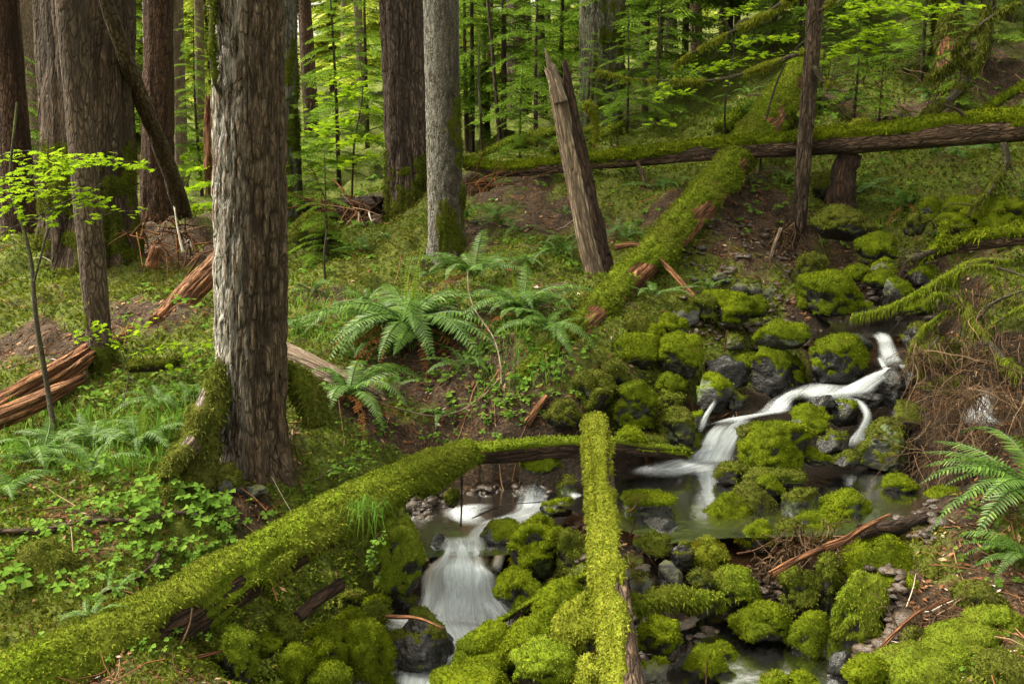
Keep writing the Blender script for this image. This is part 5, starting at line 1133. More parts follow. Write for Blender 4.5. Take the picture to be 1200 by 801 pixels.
for q in range(16):
    g = g1(rr_.uniform(760, 1190), rr_.uniform(90, 235)); o = fern(g, rr_.integers(4, 9), rr_.uniform(.3, .5), 'small fern scattered on the upper right hillside', el=-.05, seed=240 + q); o['group'] = 'small ferns of the upper right hillside'
# lady ferns of the far left bank
for q, (x, y, n, L, lab) in enumerate([(360, 190, 12, .9, 'pale lady fern glowing in the far gap right of the front trunk'), (400, 200, 12, .9, 'pale lady fern left of the big fissured trunk'), (430, 190, 10, .8, 'pale lady fern hard against the big fissured trunk'), (380, 165, 12, 1.0, 'farthest pale lady fern by the straight brown trunk'), (265, 225, 10, .8, 'pale lady fern just left of the front trunk in the distance')]):
    g = g1(x, y); fern(g, n, L, lab, el=0, seed=80 + q, name='lady_fern')

# ------------------------------------------------------------------ conifers with crowns
def bough(seed, tw=.075):
    """flat drooping spray of needles along +X, unit length: quads"""
    r = np.random.default_rng(seed); V = []; vv = []
    def diamond(p, d, l, w, up):
        s = unit(np.cross(d, up)[None])[0] * w
        V.extend([p, p + d * l * .45 + s, p + d * l, p + d * l * .45 - s]); vv.extend([np.clip(r.normal(.45, .25), 0, 1)] * 4)
    up = np.array([0, 0, 1.])
    ax = lambda t: np.array([t, .03 * math.sin(5 * t + seed), .10 * t - .33 * t ** 2.2])
    for q in range(26):
        t = .10 + .9 * q / 25; p = ax(t); T_ = unit((ax(t + .02) - p)[None])[0]
        for sg in (-1, 1):
            L = (.42 * (1 - t) ** .8 + .07) * r.uniform(.6, 1.1)
            D = unit(np.array([T_[0] * .75, sg * .8, T_[2] - .1 + r.normal(0, .12)])[None])[0]
            n2 = max(2, int(L / .042))
            for z in range(n2):
                u = (z + .5) / n2; pp = p + D * L * u + np.array([0, 0, -.10 * (u * L) ** 1.2])
                for s2 in (-1, 1):
                    d2 = unit((D + np.cross(up, D) * s2 * .95 + np.array([0, 0, r.normal(-.1, .16)]))[None])[0]
                    diamond(pp, d2, tw * (1.25 - u) * r.uniform(.7, 1.2), tw * .13, up)
            diamond(p + D * L * .8, D, tw * 1.1, tw * .14, up)
    V = np.array(V); return V, np.array(vv), np.stack([ax(t) for t in np.linspace(0, 1, 6)])
BO = [bough(s) for s in (1, 2, 3)]
BOF = [bough(s, .12) for s in (4, 5)]
def place_bough(mb, sticks, p, az, L, el, r, far=False, wood=True, roll=None):
    Vb, vb, axp = (BOF if far else BO)[r.integers(2 if far else 3)]
    def tr(A):
        A = A * L; c, s = math.cos(roll if roll is not None else 0), math.sin(roll if roll is not None else 0)
        A = np.stack([A[:, 0], A[:, 1] * c - A[:, 2] * s, A[:, 1] * s + A[:, 2] * c], -1)
        c, s = math.cos(el), math.sin(el); A = np.stack([A[:, 0] * c - A[:, 2] * s, A[:, 1], A[:, 0] * s + A[:, 2] * c], -1)
        c, s = math.cos(az), math.sin(az); return np.stack([A[:, 0] * c - A[:, 1] * s, A[:, 0] * s + A[:, 1] * c, A[:, 2]], -1) + p
    W_ = tr(Vb); n = len(W_) // 4
    mb.add(W_, np.arange(n * 4).reshape(-1, 4), np.clip(vb + r.normal(0, .12), 0, 1))
    if wood: thin(sticks, tr(axp), .007 * L + .002, .001, 3, 6, .3)
def hemlock_mesh(seed, H, R, start=.12, nb=44, far=False):
    r = np.random.default_rng(seed); mb, st = MB(), MB()
    thin(st, [(0, 0, -.2), (r.normal(0, .02), r.normal(0, .02), H * .5), (r.normal(0, .05), r.normal(0, .05), H)], .018 + .008 * H, .004, 7, 14, .4)
    for q in range(nb):
        t = start + (1 - start) * ((q + r.random()) / nb); L = R * (1 - t) ** .7 * r.uniform(.55, 1.15) + .12
        place_bough(mb, st, np.array([0, 0, H * t]), q * 2.4 + r.normal(0, .4), L, r.uniform(-.15, .25), r, far)
    return mb, st
def add_tree(variant, p, s, rz, label, group=None, lib={}):
    key = variant
    if key not in lib:
        H, R, st_, nb, far, mname = VAR[variant]; a, b_ = hemlock_mesh(400 + len(lib), H, R, st_, nb, far)
        lib[key] = (b_.build('trunk', M['bark_tan']), a.build('crown', M[mname], smooth=False))
        first = True
    else: first = False
    root = empty('hemlock_tree', p, label, 'tree', group); root.scale = (s, s, s); root.rotation_euler = (0, 0, rz)
    for o in lib[key]:
        c = o if first else o.copy()
        if not first: COLL.objects.link(c)
        c.parent = root; c.location = (0, 0, 0)
    return root
VAR = {'sapling': (3.0, .95, .10, 46, False, 'hemlock'), 'young': (5.0, 1.5, .10, 64, False, 'hemlock'), 'shade': (6.0, 1.9, .12, 70, False, 'hemlock'), 'tall': (11.0, 2.8, .06, 120, True, 'hemlock_far_lit'), 'broad': (13.0, 3.4, .08, 130, True, 'hemlock_far_lit')}
def at_ground(px, Y, py=150):
    p = at_y(px, py, Y); p[2] = ground_h(p[0], p[1])[0]; return p
r = np.random.default_rng(77)
for v, px, Y, s, lab in [
    ('young', 548, 17.5, .9, 'bright green hemlock just right of the grey lichened trunk'), ('young', 590, 17.0, 1.0, 'bright green hemlock veiling the dark trunk beyond the bank'), ('sapling', 628, 15.5, 1.0, 'small hemlock behind the point of the broken snag'),
    ('young', 655, 19, 1.0, 'green hemlock filling the gap left of the broad grey mossy trunk'), ('young', 566, 22, 1.1, 'hemlock deeper in the gap beyond the short reddish broken trunk'), ('shade', 755, 16, .9, 'dense shady hemlock right of the broad grey mossy trunk'),
    ('shade', 800, 17.5, 1.0, 'dense hemlock over the upper hillside left of the mossy branches'), ('shade', 850, 18, .9, 'dark hemlock behind the long mossy branches'), ('young', 900, 17, .9, 'hemlock behind the slender tree in the upper right woods'), ('shade', 990, 18.5, .9, 'hemlock behind bright maple leaves at upper right'),
    ('sapling', 735, 13.2, .55, 'tiny hemlock on the slope in front of the broad grey mossy trunk'), ('young', 395, 17, .8, 'soft green hemlock in the gap right of the front trunk'), ('young', 430, 21, 1.0, 'hemlock behind the left side of the big fissured trunk'), ('sapling', 378, 9.9, .42, 'little hemlock seedling close right of the front trunk'),
    ('sapling', 350, 12.5, .6, 'feathery hemlock sapling brushing the right side of the front trunk'), ('young', 232, 19, .7, 'hemlock between red barked trunk and front trunk'), ('young', 20, 15, .6, 'hemlock seen through the gap at far left'), ('sapling', 960, 12.2, .4, 'tiny hemlock on the hillside behind the slender tree'),
    ('sapling', 1030, 12.6, .38, 'tiny hemlock above the horizontal log on the right hillside'), ('young', 1170, 16.5, .8, 'hemlock in the top right corner'), ('shade', 1060, 19, 1.0, 'shady hemlock above the mossy stump'), ('young', 155, 24, 1.1, 'pale hemlock far behind the leaning dead pole'), ('young', 640, 25, 1.2, 'tall hemlock in the distance behind the snag tip'),
    ('shade', 770, 19.5, 1.0, 'shady hemlock left of the upper mossy branch'), ('shade', 930, 15.2, .62, 'hemlock on the hillside just right of the slanting log top'), ('shade', 1010, 15.5, .6, 'drooping hemlock between the slender tree and the mossy stump'), ('sapling', 1075, 13.6, .8, 'small hemlock left of the mossy stump'),
    ('sapling', 1150, 13.4, .8, 'small hemlock right of the mossy stump'), ('shade', 1190, 15, .7, 'hemlock cut off by the right edge above the hillside'), ('sapling', 1000, 12.0, .45, 'bushy little hemlock right of the slender tree'),
    ('sapling', 770, 13.5, .7, 'small hemlock behind the horizontal log right of the snag'), ('sapling', 690, 14.5, .6, 'small hemlock at the foot of the broad grey mossy trunk'), ('sapling', 1120, 12.3, .45, 'seedling hemlock below the mossy stump'),
    ('sapling', 610, 12.4, .45, 'hemlock seedling on moss just behind the horizontal log end'), ('shade', 715, 22, 1.0, 'hemlock spreading behind the broad grey mossy trunk')]:
    add_tree(v, at_ground(px, Y), s, r.uniform(0, 6.28), lab)
# crowns of the standing trees, high over the frame
cr_lib = []
for q in range(3):
    rr_ = np.random.default_rng(640 + q); a_, b_ = MB(), MB(); H_, R_ = 9.0, 3.0
    for z in range(95):
        t = z / 95 + rr_.uniform(0, .01); place_bough(a_, b_, np.array([0, 0, H_ * t]), z * 2.4 + rr_.normal(0, .4), R_ * (1 - t) ** .6 * rr_.uniform(.5, 1.1) + .3, rr_.uniform(-.3, .1), rr_, True, wood=False)
    o = a_.build('crown', M['hemlock'], smooth=False); cr_lib.append(o.data); bpy.data.objects.remove(o)
for q, key in enumerate(['dark', 'edge']):
    root, V, Fc, org, co = TR[key]; i = V[:, 2].argmax(); top = V[V[:, 2] > V[:, 2].max() - .05].mean(0)
    o = bpy.data.objects.new('crown', cr_lib[q % 3]); COLL.objects.link(o); o.parent = root
    zb = CAMZ + top[1] * .135 + 2.2
    o.location = (top[0] - org[0], top[1] - org[1], max(top[2] - .8, zb) - org[2] if max(top[2] - .8, zb) < top[2] else top[2] - .6 - org[2]); o.rotation_euler = (0, 0, q * 1.7); s_ = .9 + .1 * (q % 3); o.scale = (s_, s_, s_)
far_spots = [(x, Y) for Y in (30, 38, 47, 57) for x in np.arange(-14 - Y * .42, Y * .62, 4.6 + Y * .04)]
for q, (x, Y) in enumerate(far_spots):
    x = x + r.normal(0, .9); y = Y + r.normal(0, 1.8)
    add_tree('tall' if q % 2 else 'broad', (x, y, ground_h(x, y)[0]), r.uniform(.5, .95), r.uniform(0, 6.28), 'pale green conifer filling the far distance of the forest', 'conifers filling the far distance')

# ------------------------------------------------------------------ vine maples
def maple_leaf(mb, p, up, size, r):
    X = unit(np.cross(up, r.normal(0, 1, 3))[None])[0]; Yv = np.cross(up, X); pts = [p]
    nl = 7
    for q in range(nl * 2 + 1):
        a = -2.5 + 5.0 * q / (nl * 2); rr = size * ((1.0 - .12 * abs(a)) if q % 2 else .58); pts.append(p + X * math.cos(a) * rr + Yv * math.sin(a) * rr - up * rr * .12 * (q % 2))
    n = len(pts) - 1; i = np.arange(1, n)
    mb.add(np.array(pts), np.stack([np.zeros(n - 1, int), i, i + 1], -1), np.clip(r.normal(.5, .25), 0, 1))
def maple(label, org, stems, sprays, leaf, seed, dens=1.0, name='vine_maple', m='leaf', stem_m='stem'):
    r = np.random.default_rng(seed); root = empty(name, org, label, 'shrub'); ml, ms = MB(), MB()
    for pts, r0, r1 in stems: thin(ms, pts, r0, r1, 7, len(pts) * 5, .4)
    for A, Bp, wid, n in sprays:
        A, Bp = np.array(A), np.array(Bp); L = np.linalg.norm(Bp - A)
        C = np.array([A + (Bp - A) * t + np.array([0, 0, .10 * L * math.sin(3.14 * t)]) for t in np.linspace(0, 1, 7)]); thin(ms, C, .0045, .0012, 4, 12, .4)
        Sd = unit(np.cross(Bp - A, [0, 0, 1.])[None])[0]
        for q in range(int(n * dens)):
            t = r.uniform(.08, 1); o = r.normal(0, .5) * wid * (1.15 - .6 * t); c = A + (Bp - A) * t + np.array([0, 0, .10 * L * math.sin(3.14 * t)])
            p = c + Sd * o + np.array([0, 0, r.normal(0, .022) - abs(o) * .12])
            if q % 3 == 0: thin(ms, [c - (Bp - A) * .05, (c + p) / 2 + [0, 0, .01], p], .0016, .0008, 3, 4, .4)
            maple_leaf(ml, p, unit((np.array([0, -.22, 1]) + r.normal(0, .24, 3))[None])[0], leaf * r.uniform(.6, 1.15), r)
    ms.build('stem', M[stem_m], org, root); ml.build('foliage', M[m], org, root, smooth=False)
    return root
a = at_y
o = g1(66, 512)
maple('vine maple with a thin mossy stem and flat layers of bright leaves at left', o,
      [([o, a(55, 450, 6.35), a(42, 370, 6.4), a(37, 310, 6.5), a(26, 262, 6.6), a(12, 215, 6.7), a(20, 120, 6.8)], .020, .008), ([a(40, 330, 6.45), a(52, 285, 6.5), a(60, 250, 6.6), a(40, 225, 6.7)], .009, .004), ([a(26, 262, 6.6), a(80, 235, 6.7), a(120, 215, 6.8)], .007, .003)],
      [(a(-20, 222, 6.4), a(120, 186, 6.7), .24, 85), (a(30, 215, 6.8), a(180, 193, 7.2), .2, 70), (a(-10, 250, 6.5), a(118, 222, 6.8), .2, 60), (a(40, 262, 6.4), a(130, 232, 6.8), .16, 40), (a(-20, 192, 7.2), a(80, 186, 7.0), .2, 45), (a(0, 275, 6.6), a(60, 262, 6.5), .12, 16), (a(95, 262, 6.9), a(190, 252, 7.1), .10, 14), (a(-10, 235, 6.2), a(70, 205, 6.4), .2, 45)], .042, 31)
o = g1(140, 470)
maple('small maple seedling with sparse leaves crossing the slim grey brown trunk', o, [([o, a(150, 440, 7.2), a(140, 400, 7.2)], .006, .003), ([a(150, 440, 7.2), a(170, 455, 7.0), a(205, 470, 6.9)], .004, .002)],
      [(a(150, 410, 7.2), a(85, 395, 7.1), .12, 26), (a(140, 400, 7.2), a(185, 378, 7.3), .12, 22), (a(150, 420, 7.2), a(215, 405, 7.2), .12, 24), (a(140, 398, 7.2), a(110, 378, 7.2), .1, 14), (a(205, 425, 7.2), a(250, 400, 7.4), .12, 22), (a(180, 440, 7.1), a(240, 430, 7.2), .12, 20)], .034, 32)
o = g1(890, 200)
maple('vine maple with glowing leaves at the top right of the woods', o, [([o, a(900, 130, 11), a(930, 60, 11), a(990, 20, 11)], .016, .006), ([a(930, 60, 11), a(1010, 45, 10.8), a(1090, 25, 10.8)], .008, .003)],
      [(a(960, 30, 10.9), a(1110, 14, 10.7), .5, 150), (a(965, 62, 10.8), a(1075, 44, 10.5), .38, 100), (a(985, 12, 11.2), a(1060, -8, 11), .5, 80), (a(1060, 25, 11), a(1150, 8, 10.8), .4, 60), (a(960, 70, 10.6), a(1030, 58, 10.5), .25, 44), (a(1010, 40, 10.6), a(1060, 30, 10.4), .3, 44)], .062, 33)
o = g1(850, 180)
maple('vine maple with scattered leaves among the long mossy branches', o, [([o, a(850, 120, 11.3), a(860, 60, 11.4), a(850, 20, 11.4)], .014, .005)],
      [(a(840, 62, 11.2), a(935, 45, 11), .35, 54), (a(800, 90, 11.1), a(880, 78, 11), .3, 44), (a(830, 22, 11.4), a(910, 12, 11.2), .3, 40), (a(755, 108, 11.6), a(868, 100, 11.4), .22, 26), (a(850, 75, 11), a(930, 66, 10.8), .3, 40), (a(780, 82, 11.4), a(845, 85, 11.2), .25, 24)], .058, 34)
o = g1(412, 235)
maple('leafy yellow green shrub glowing left of the big fissured trunk', o, [([o, a(415, 170, 13), a(425, 110, 13.2), a(420, 60, 13.4)], .016, .006)],
      [(a(400, 120, 13.4), a(446, 95, 12.9), .35, 50), (a(385, 150, 13.4), a(446, 130, 12.8), .4, 60), (a(395, 178, 13.2), a(446, 160, 12.8), .4, 50), (a(372, 165, 13.6), a(415, 140, 13.2), .35, 40), (a(380, 110, 14), a(425, 85, 13.5), .3, 30), (a(400, 200, 13), a(444, 182, 12.7), .3, 30)], .075, 35)
o = g1(350, 210)
maple('pale leafy shrub in the bright far gap right of the front trunk', o, [([o, a(356, 165, 19), a(365, 120, 19)], .02, .008)],
      [(a(345, 185, 18.5), a(400, 165, 18), .6, 70), (a(350, 205, 17), a(410, 190, 16.5), .5, 60), (a(360, 160, 19), a(405, 140, 18.5), .5, 50), (a(375, 130, 20), a(420, 110, 19), .5, 40)], .11, 36)
o = g1(200, 262)
maple('low bright shrub in the far gap between red barked trunk and front trunk', o, [([o, a(215, 225, 18), a(225, 200, 18)], .02, .008)],
      [(a(205, 235, 18), a(255, 215, 17.5), .5, 60), (a(210, 215, 18.5), a(250, 195, 18), .5, 50), (a(225, 250, 17), a(258, 240, 16.5), .4, 40), (a(212, 190, 19), a(248, 165, 19), .5, 36)], .10, 37)
o = g1(785, 130)
maple('sprig of bright leaves behind the horizontal log beside the slanting log', o, [([o, a(790, 118, 12.6)], .008, .004)], [(a(765, 118, 12.6), a(815, 108, 12.4), .25, 30), (a(745, 150, 12), a(790, 145, 11.9), .12, 14)], .06, 38)
o = g1(395, 560)
maple('small leafy sprout on the bank above the moss coated log', o, [([o, a(398, 552, 5.5)], .004, .002)], [(a(370, 562, 5.45), a(420, 545, 5.5), .1, 24), (a(385, 550, 5.55), a(440, 538, 5.6), .1, 22)], .026, 39, m='herb')
o = a(430, 655, 4.85)
maple('sprig of small leaves growing out of the overhanging mossy clump', o, [([o, a(436, 635, 4.8), a(446, 622, 4.78)], .003, .0015)], [(a(430, 660, 4.78), a(452, 622, 4.76), .05, 26), (a(432, 650, 4.78), a(444, 668, 4.76), .04, 12)], .018, 40, m='herb')
mb = MB(); p = np.array([a(x, y, 4.88) for x, y in zip(r.uniform(412, 448, 120), r.uniform(590, 604, 120))]); blades(mb, p, np.tile([0, -.5, .5], (120, 1)), .11, .0022, .5, .2, 1.0, r)
gr = mb.build('grass_tuft', M['grass'], tuple(a(430, 604, 4.9)), smooth=False); tag(gr, 'tuft of thin grass hanging over the side of the moss coated log', 'grass tuft')

# ------------------------------------------------------------------ branches, sticks and twigs
def mossy_branch(label, paths, m='moss_yellow', dens=9000, blen=.03, bw=.005, droop=.7, name='mossy_branch', cat='branch', lo=.36, up=0.0):
    rr_ = np.random.default_rng(len(label))
    root = None
    for q, (pts, r0, r1) in enumerate(paths):
        pts = np.array(pts); V, Fc, co = tube(pts, np.linspace(r0, r1, len(pts)), 9, max(16, len(pts) * 12), lambda an, s, R: (fbm(np.stack([np.cos(an) + q, np.sin(an), s * 9], -1), 2) - .5) * R * .7)
        if root is None: org = pts[0].copy(); root = empty(name, org, label, cat)
        o = link_mesh('limb', V, Fc, M['stem'], org, root, co=co, v=tube.v)
        moss_coat(V, Fc, lambda P, N: sstep(lo, lo + .15, fbm(P * 6 + q, 3)), max(r0 * .5, .006), dens, blen, bw, M[m], org, o, seed=q + int(abs(pts[0][0]) * 100), droop=droop, up=up)
        tw = MB()
        for z in range(4 + 3 * len(pts)):
            i = rr_.integers(0, len(pts) - 1); p = pts[i] + (pts[i + 1] - pts[i]) * rr_.random(); l = r0 * rr_.uniform(4, 16)
            dd = unit((rr_.normal(0, 1, 3) + unit((pts[i + 1] - pts[i])[None])[0] * .8)[None])[0]
            thin(tw, [p, p + dd * l * .5 + rr_.normal(0, l * .08, 3), p + dd * l + rr_.normal(0, l * .12, 3) + np.array([0, 0, -l * .2])], r0 * .16 + .0012, .0008, 4, 6, .4)
        tw.build('twigs', M['stem'], org, o)
    return root
mossy_branch('long thin mossy branch stretching left from the slender tree', [([a(950, 58, 9.75), a(905, 74, 9.9), a(850, 92, 10.1), a(800, 95, 10.3), a(740, 92, 10.5), a(700, 84, 10.6)], .022, .006)], dens=14000, blen=.024, bw=.004)
mossy_branch('upper mossy branch slanting down to the left above the long thin one', [([a(935, -8, 9.9), a(895, 18, 10.1), a(850, 42, 10.4), a(805, 66, 10.6), a(790, 80, 10.7)], .026, .008)], dens=14000, blen=.024, bw=.004)
mossy_branch('curled mossy stub on the right side of the slender tree', [([a(953, 78, 9.7), a(962, 92, 9.65), a(972, 97, 9.6), a(974, 92, 9.6)], .025, .022)], dens=14000, blen=.024, bw=.004)
mossy_branch('mossy twig rising from the top of the slender tree', [([a(955, 15, 9.7), a(968, 8, 9.65), a(982, -6, 9.6)], .018, .010)], dens=14000, blen=.024, bw=.004)
mossy_branch('contorted mossy maple limbs arching over the bare hillside at upper right', [([a(1086, 136, 10.9), a(1112, 118, 10.9), a(1138, 85, 11), a(1152, 52, 11.1), a(1155, 10, 11.2), a(1150, -20, 11.2)], .05, .03), ([a(1090, 92, 11.2), a(1115, 75, 11.1), a(1138, 60, 11.1)], .02, .015), ([a(1138, 85, 11), a(1120, 60, 10.9), a(1148, 30, 10.9), a(1185, 8, 10.8), a(1210, 2, 10.8)], .022, .015), ([a(1085, 92, 11.3), a(1112, 85, 11.2), a(1150, 52, 11.1)], .018, .016)], 'moss_olive', 9000, .032, .0055, 1.0)
mossy_branch('mossy crooked branch hanging below the right end of the horizontal log', [([a(1176, 168, 9.0), a(1180, 190, 8.9), a(1165, 215, 8.8), a(1152, 232, 8.7), a(1140, 242, 8.7)], .03, .02)], 'moss_olive', 5000, .04, .006)
mossy_branch('hooked branch wrapped in bright moss below the mossy log at right', [([a(1108, 262, 7.9), a(1105, 278, 7.85), a(1095, 292, 7.8), a(1078, 300, 7.75), a(1064, 304, 7.75)], .022, .03)], 'moss_bright', 7000, .03, .005, .4)
mossy_branch('fan of mossy dead branches leaning over the upper pool at right',
    [([a(1108, 330, 7.2), a(1128, 355, 7.0), a(1150, 392, 6.8), a(1175, 420, 6.6), a(1196, 440, 6.5)], .035, .03), ([a(1000, 372, 7.2), a(1040, 362, 7.15), a(1080, 342, 7.1), a(1110, 324, 7.1), a(1145, 307, 7.1), a(1182, 306, 7.1)], .016, .018),
     ([a(1120, 338, 7.1), a(1122, 322, 7.0), a(1140, 312, 6.95), a(1170, 314, 6.9), a(1205, 325, 6.8)], .012, .008), ([a(1142, 378, 6.85), a(1160, 358, 6.8), a(1185, 345, 6.75), a(1215, 336, 6.7)], .012, .010), ([a(1155, 386, 6.8), a(1180, 370, 6.7), a(1215, 350, 6.6)], .010, .006),
     ([a(1086, 358, 7.1), a(1095, 346, 7.0), a(1112, 348, 7.0), a(1128, 360, 6.95)], .012, .012), ([a(1092, 378, 7), a(1110, 365, 7), a(1135, 366, 6.95), a(1160, 372, 6.9)], .009, .008), ([a(1115, 340, 7.3), a(1160, 348, 7.2), a(1205, 356, 7.1)], .012, .010), ([a(1085, 380, 6.9), a(1070, 405, 6.8), a(1062, 432, 6.8)], .008, .004), ([a(1100, 395, 6.8), a(1085, 415, 6.75), a(1078, 442, 6.7)], .012, .008)],
    'moss_log', 16000, .022, .003, 1.3, lo=.38, name='fallen_branch')
def twig_mass(label, roots, n, L, seed, drop=.8, name='twig_heap', cat='twigs', r0=.004, m='dead_twig', side=3, wig=.22):
    """a tangle of thin dead twigs: (point a, point b) segments they hang from"""
    r = np.random.default_rng(seed); mb = MB()
    for q in range(n):
        A, Bp = roots[r.integers(len(roots))]; p = np.array(A) + (np.array(Bp) - A) * r.random() + r.normal(0, .03, 3)
        d = unit((r.normal(0, .6, 3) + np.array([0, -.2, -drop]))[None])[0]; l = L * r.uniform(.4, 1.2); C = [p]
        for z in range(5): d = unit((d + r.normal(0, wig, 3) + np.array([0, 0, -.10 * drop]))[None])[0]; C.append(C[-1] + d * l / 5)
        v_ = np.clip(r.normal(.5, .25), 0, 1); rr = r0 * r.uniform(.5, 1.3); thin(mb, C, rr, rr * .3, 4, 8, v_)
        for z in range(side):
            i = r.integers(1, 5); d2 = unit((d + r.normal(0, .7, 3))[None])[0]; thin(mb, [C[i], C[i] + d2 * l * .18, C[i] + d2 * l * .3 + np.array([0, 0, -.03])], rr * .5, rr * .2, 3, 4, v_)
    o = mb.build(name, M[m], tuple(np.array(roots[0][0])), smooth=True); return tag(o, label, cat, kind='stuff' if m == 'litter' else None)
twig_mass('brown curtain of dead twigs hanging over the stream at the right edge', [(a(1090, 440, 6.6), a(1200, 430, 6.3)), (a(1085, 470, 6.3), a(1150, 455, 6.2)), (a(1130, 455, 6.2), a(1210, 470, 6.0)), (a(1095, 500, 6.1), a(1200, 505, 5.9)), (a(1075, 530, 6.1), a(1130, 520, 6.0))], 330, .42, 51, .7, r0=.003)
twig_mass('reddish dead twigs dangling before the glossy black rock', [(a(1066, 420, 6.7), a(1100, 400, 6.7)), (a(1070, 400, 6.7), a(1090, 440, 6.6))], 60, .38, 52, 1.0, 'dead_branch', 'twigs')
twig_mass('brown root tangle heaped over mossy stones by the orange stick', [(a(900, 650, 5.1), a(985, 625, 5.2)), (a(890, 665, 5.0), a(960, 655, 5.1)), (a(920, 630, 5.3), a(975, 640, 5.2))], 150, .16, 53, .35, 'root_tangle', 'roots', .005)
twig_mass('heap of dead twigs on the stones of the lower right bank', [(a(1045, 745, 4.55), a(1110, 715, 4.6)), (a(1060, 735, 4.55), a(1125, 725, 4.6))], 70, .22, 54, .05, 'twig_heap', 'twigs', .004)
twig_mass('snarl of dry roots under the slender tree', [(a(910, 270, 9.7), a(935, 262, 9.7)), (a(900, 290, 9.5), a(930, 285, 9.6))], 60, .4, 55, 1.0, 'root_tangle', 'roots', .009, side=1)
twig_mass('broken dead roots on the bank below the horizontal log end', [(a(552, 215, 11.5), a(600, 225, 11.2)), (a(560, 200, 11.8), a(575, 240, 11.2))], 60, .5, 56, .6, 'root_tangle', 'roots', .011, 'litter', 1, wig=.05)
twig_mass('broken dead branches scattered left of the big fissured trunk', [(a(365, 235, 12.2), a(435, 250, 11.6)), (a(400, 225, 12), a(430, 262, 11.2))], 50, .5, 57, .3, 'twig_heap', 'twigs', .011, 'litter', 1, wig=.05)
twig_mass('dry mossy strands below the branches at the right edge', [(a(1120, 345, 7), a(1200, 330, 6.8)), (a(1130, 370, 6.9), a(1200, 400, 6.6)), (a(1090, 395, 6.9), a(1160, 410, 6.6))], 170, .24, 58, 1.1, 'dead_branch', 'twigs', .004, 'dead_twig', 2)
twig_mass('thin bare twigs standing out of the shade at upper right', [(a(1030, 130, 11.4), a(1190, 90, 11.4)), (a(960, 130, 11.6), a(1060, 80, 12.5))], 60, .5, 59, .3, 'dead_branch', 'twigs', .006, 'dead_twig', 2)
twig_mass('reddish cedar debris strewn before the huge dark furrowed trunk', [(a(150, 270, 10.2), a(235, 300, 10)), (a(190, 255, 12), a(230, 285, 11.5))], 60, .4, 60, .15, 'twig_heap', 'twigs', .013, 'litter', 1, wig=.05)
def stick(label, pts, r0, r1, m='rot_wood', name='stick', cat='stick', seed=0, bump=.35):
    pts = np.array(pts); V, Fc, co = tube(pts, np.linspace(r0, r1, len(pts)), 12, max(14, len(pts) * 10), lambda an, s, R: (fbm(np.stack([np.cos(an) * 1.5 + seed, np.sin(an) * 1.5, s * 8], -1), 3) - .5) * R * bump, .02)
    return tag(link_mesh(name, V, Fc, M[m], pts[0], co=co, v=tube.v), label, cat)
def gp(px, py, up=.02): p = g1(px, py); p[2] += up; return p
stick('fallen reddish stick bent down from the slanting log to the stones', [a(722, 290, 8.35), a(745, 287, 8.3), a(770, 302, 8.15), a(800, 332, 7.9), a(828, 366, 7.6)], .024, .018, 'rot_wood', 'fallen_branch', 'branch', 3, .7)
stick('orange splintered stick propped on the largest bright mossy boulder', [a(968, 642, 5.0), a(990, 632, 5.02), a(1015, 617, 5.05), a(1042, 603, 5.08)], .026, .010, 'rot_wood', seed=4)
stick('orange root end poking from the left of the root tangle', [a(905, 672, 4.85), a(925, 660, 4.9), a(950, 648, 5.0), a(972, 640, 5.1)], .02, .016, 'rot_wood', seed=5)
stick('thin pale stick arched over stones left of the root tangle', [a(866, 648, 5.1), a(885, 644, 5.05), a(905, 634, 5.0)], .005, .004, 'rot_wood', seed=6)
stick('bright orange stick leaning out of the twig heap', [a(1034, 758, 4.35), a(1048, 742, 4.4), a(1075, 718, 4.5), a(1112, 702, 4.6)], .012, .008, 'rot_wood', seed=7)
stick('short orange stick lying below the large fern', [a(1104, 688, 4.85), a(1135, 690, 4.85)], .012, .010, 'rot_wood', seed=8)
stick('dark dead branch lying across moss on the left bank', [gp(-10, 632), gp(60, 624), gp(110, 616), gp(160, 612), gp(215, 602), gp(262, 612)], .018, .010, 'log_bark', 'fallen_branch', 'branch', 9)
stick('broken stem lying among herbs above the moss coated log', [gp(125, 695), gp(160, 680), gp(185, 655), gp(180, 640)], .012, .008, 'log_bark', 'fallen_branch', 'branch', 10)
stick('bare hoop of twig hanging in front of the ferns', [a(548, 318, 7.6), a(550, 345, 7.4), a(560, 368, 7.2), a(578, 395, 6.9), a(586, 425, 6.7), a(588, 450, 6.5)], .006, .005, 'snag', 'twig', 'twig', 11)
stick('thin curved twig trailing along the bank below the ferns', [gp(440, 478, .06), gp(462, 492, .08), gp(515, 495, .07), gp(555, 485, .06), gp(588, 462, .10)], .007, .005, 'snag', 'twig', 'twig', 12)
stick('rotted wedge of red wood on the bank above the low dark log', [gp(618, 500, .03), gp(640, 480, .06)], .03, .02, 'rot_wood', 'wood_chunk', 'wood', 13)
stick('little dead stem sticking up from a mossy rock at lower right', [a(827, 800, 4.2), a(829, 775, 4.2)], .004, .003, 'rot_wood', 'twig', 'twig', 14)
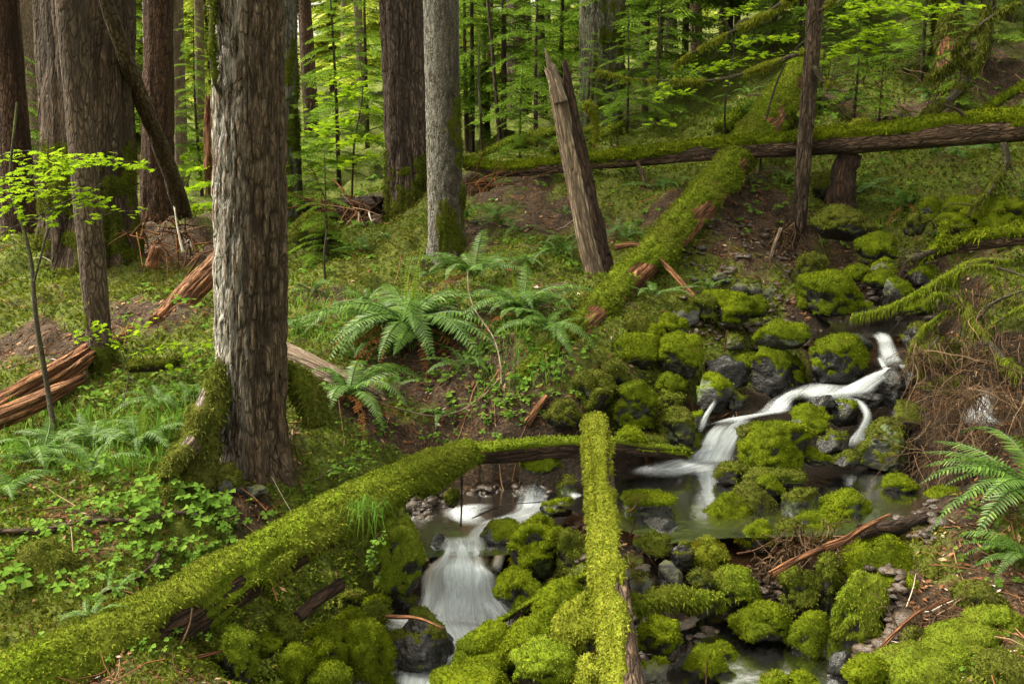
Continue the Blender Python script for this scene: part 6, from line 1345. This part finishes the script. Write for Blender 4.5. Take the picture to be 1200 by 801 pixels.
stick('short red stem sticking up by the upper left of the pool', [a(849, 410, 7.1), a(852, 388, 7.1)], .007, .005, 'rot_wood', 'twig', 'twig', 15)
stick('pale broken stick leaning on the bank under the slender tree', [a(902, 305, 9), a(908, 285, 9), a(915, 268, 9.1)], .018, .014, 'snag', seed=16)
stick('reddish stick in the grit beside the slanting log', [gp(838, 318), gp(850, 305)], .012, .01, 'rot_wood', seed=17)
stick('thin twig fallen across the water behind the white fall', [a(555, 606, 5.6), a(590, 592, 5.6), a(632, 588, 5.6)], .004, .003, 'dead_twig' if False else 'rot_dark', 'twig', 'twig', 18)
stick('dead stem hanging from the bank into the stream', [a(541, 560, 5.6), a(541, 590, 5.55), a(540, 615, 5.5)], .007, .005, 'rot_dark', 'twig', 'twig', 19)
stick('dark stick lying along the broad black wet boulder', [a(455, 722, 4.7), a(490, 724, 4.6), a(520, 736, 4.5)], .012, .006, 'rot_wood', seed=20)
stick('dark root running under the moss coated log into the hollow', [a(350, 722, 4.5), a(375, 700, 4.65), a(398, 685, 4.8)], .03, .035, 'rot_dark', 'root', 'root', 21)
stick('split orange splinter under the moss coated log', [a(232, 770, 4.1), a(258, 763, 4.15)], .01, .006, 'rot_wood', seed=22)
stick('red wood stub set on edge in the debris left of the front trunk', [a(178, 312, 10), a(183, 290, 10)], .07, .05, 'rot_wood', 'stump', 'stump', 23, .6)
stick('rotten wood stump supporting the horizontal log on the hillside', [a(986, 262, 9.8), a(987, 225, 9.8), a(991, 198, 9.8), a(998, 180, 9.8)], .15, .10, 'rot_dark', 'stump', 'stump', 24, .7)
# mossy sapling and seedling stems on the mid slope
stick('thin dead sapling stem on the slope right of the front trunk', [gp(378, 365, 0), a(381, 340, 9), a(380, 300, 9), a(383, 270, 9)], .014, .007, 'stem', 'sapling', 'tree', 25)
stick('slender bare sapling rising beside the grey lichened trunk', [gp(565, 178, 0), a(564, 150, 12.4), a(561, 100, 12.4), a(562, 40, 12.4)], .02, .008, 'stem', 'sapling', 'tree', 26)
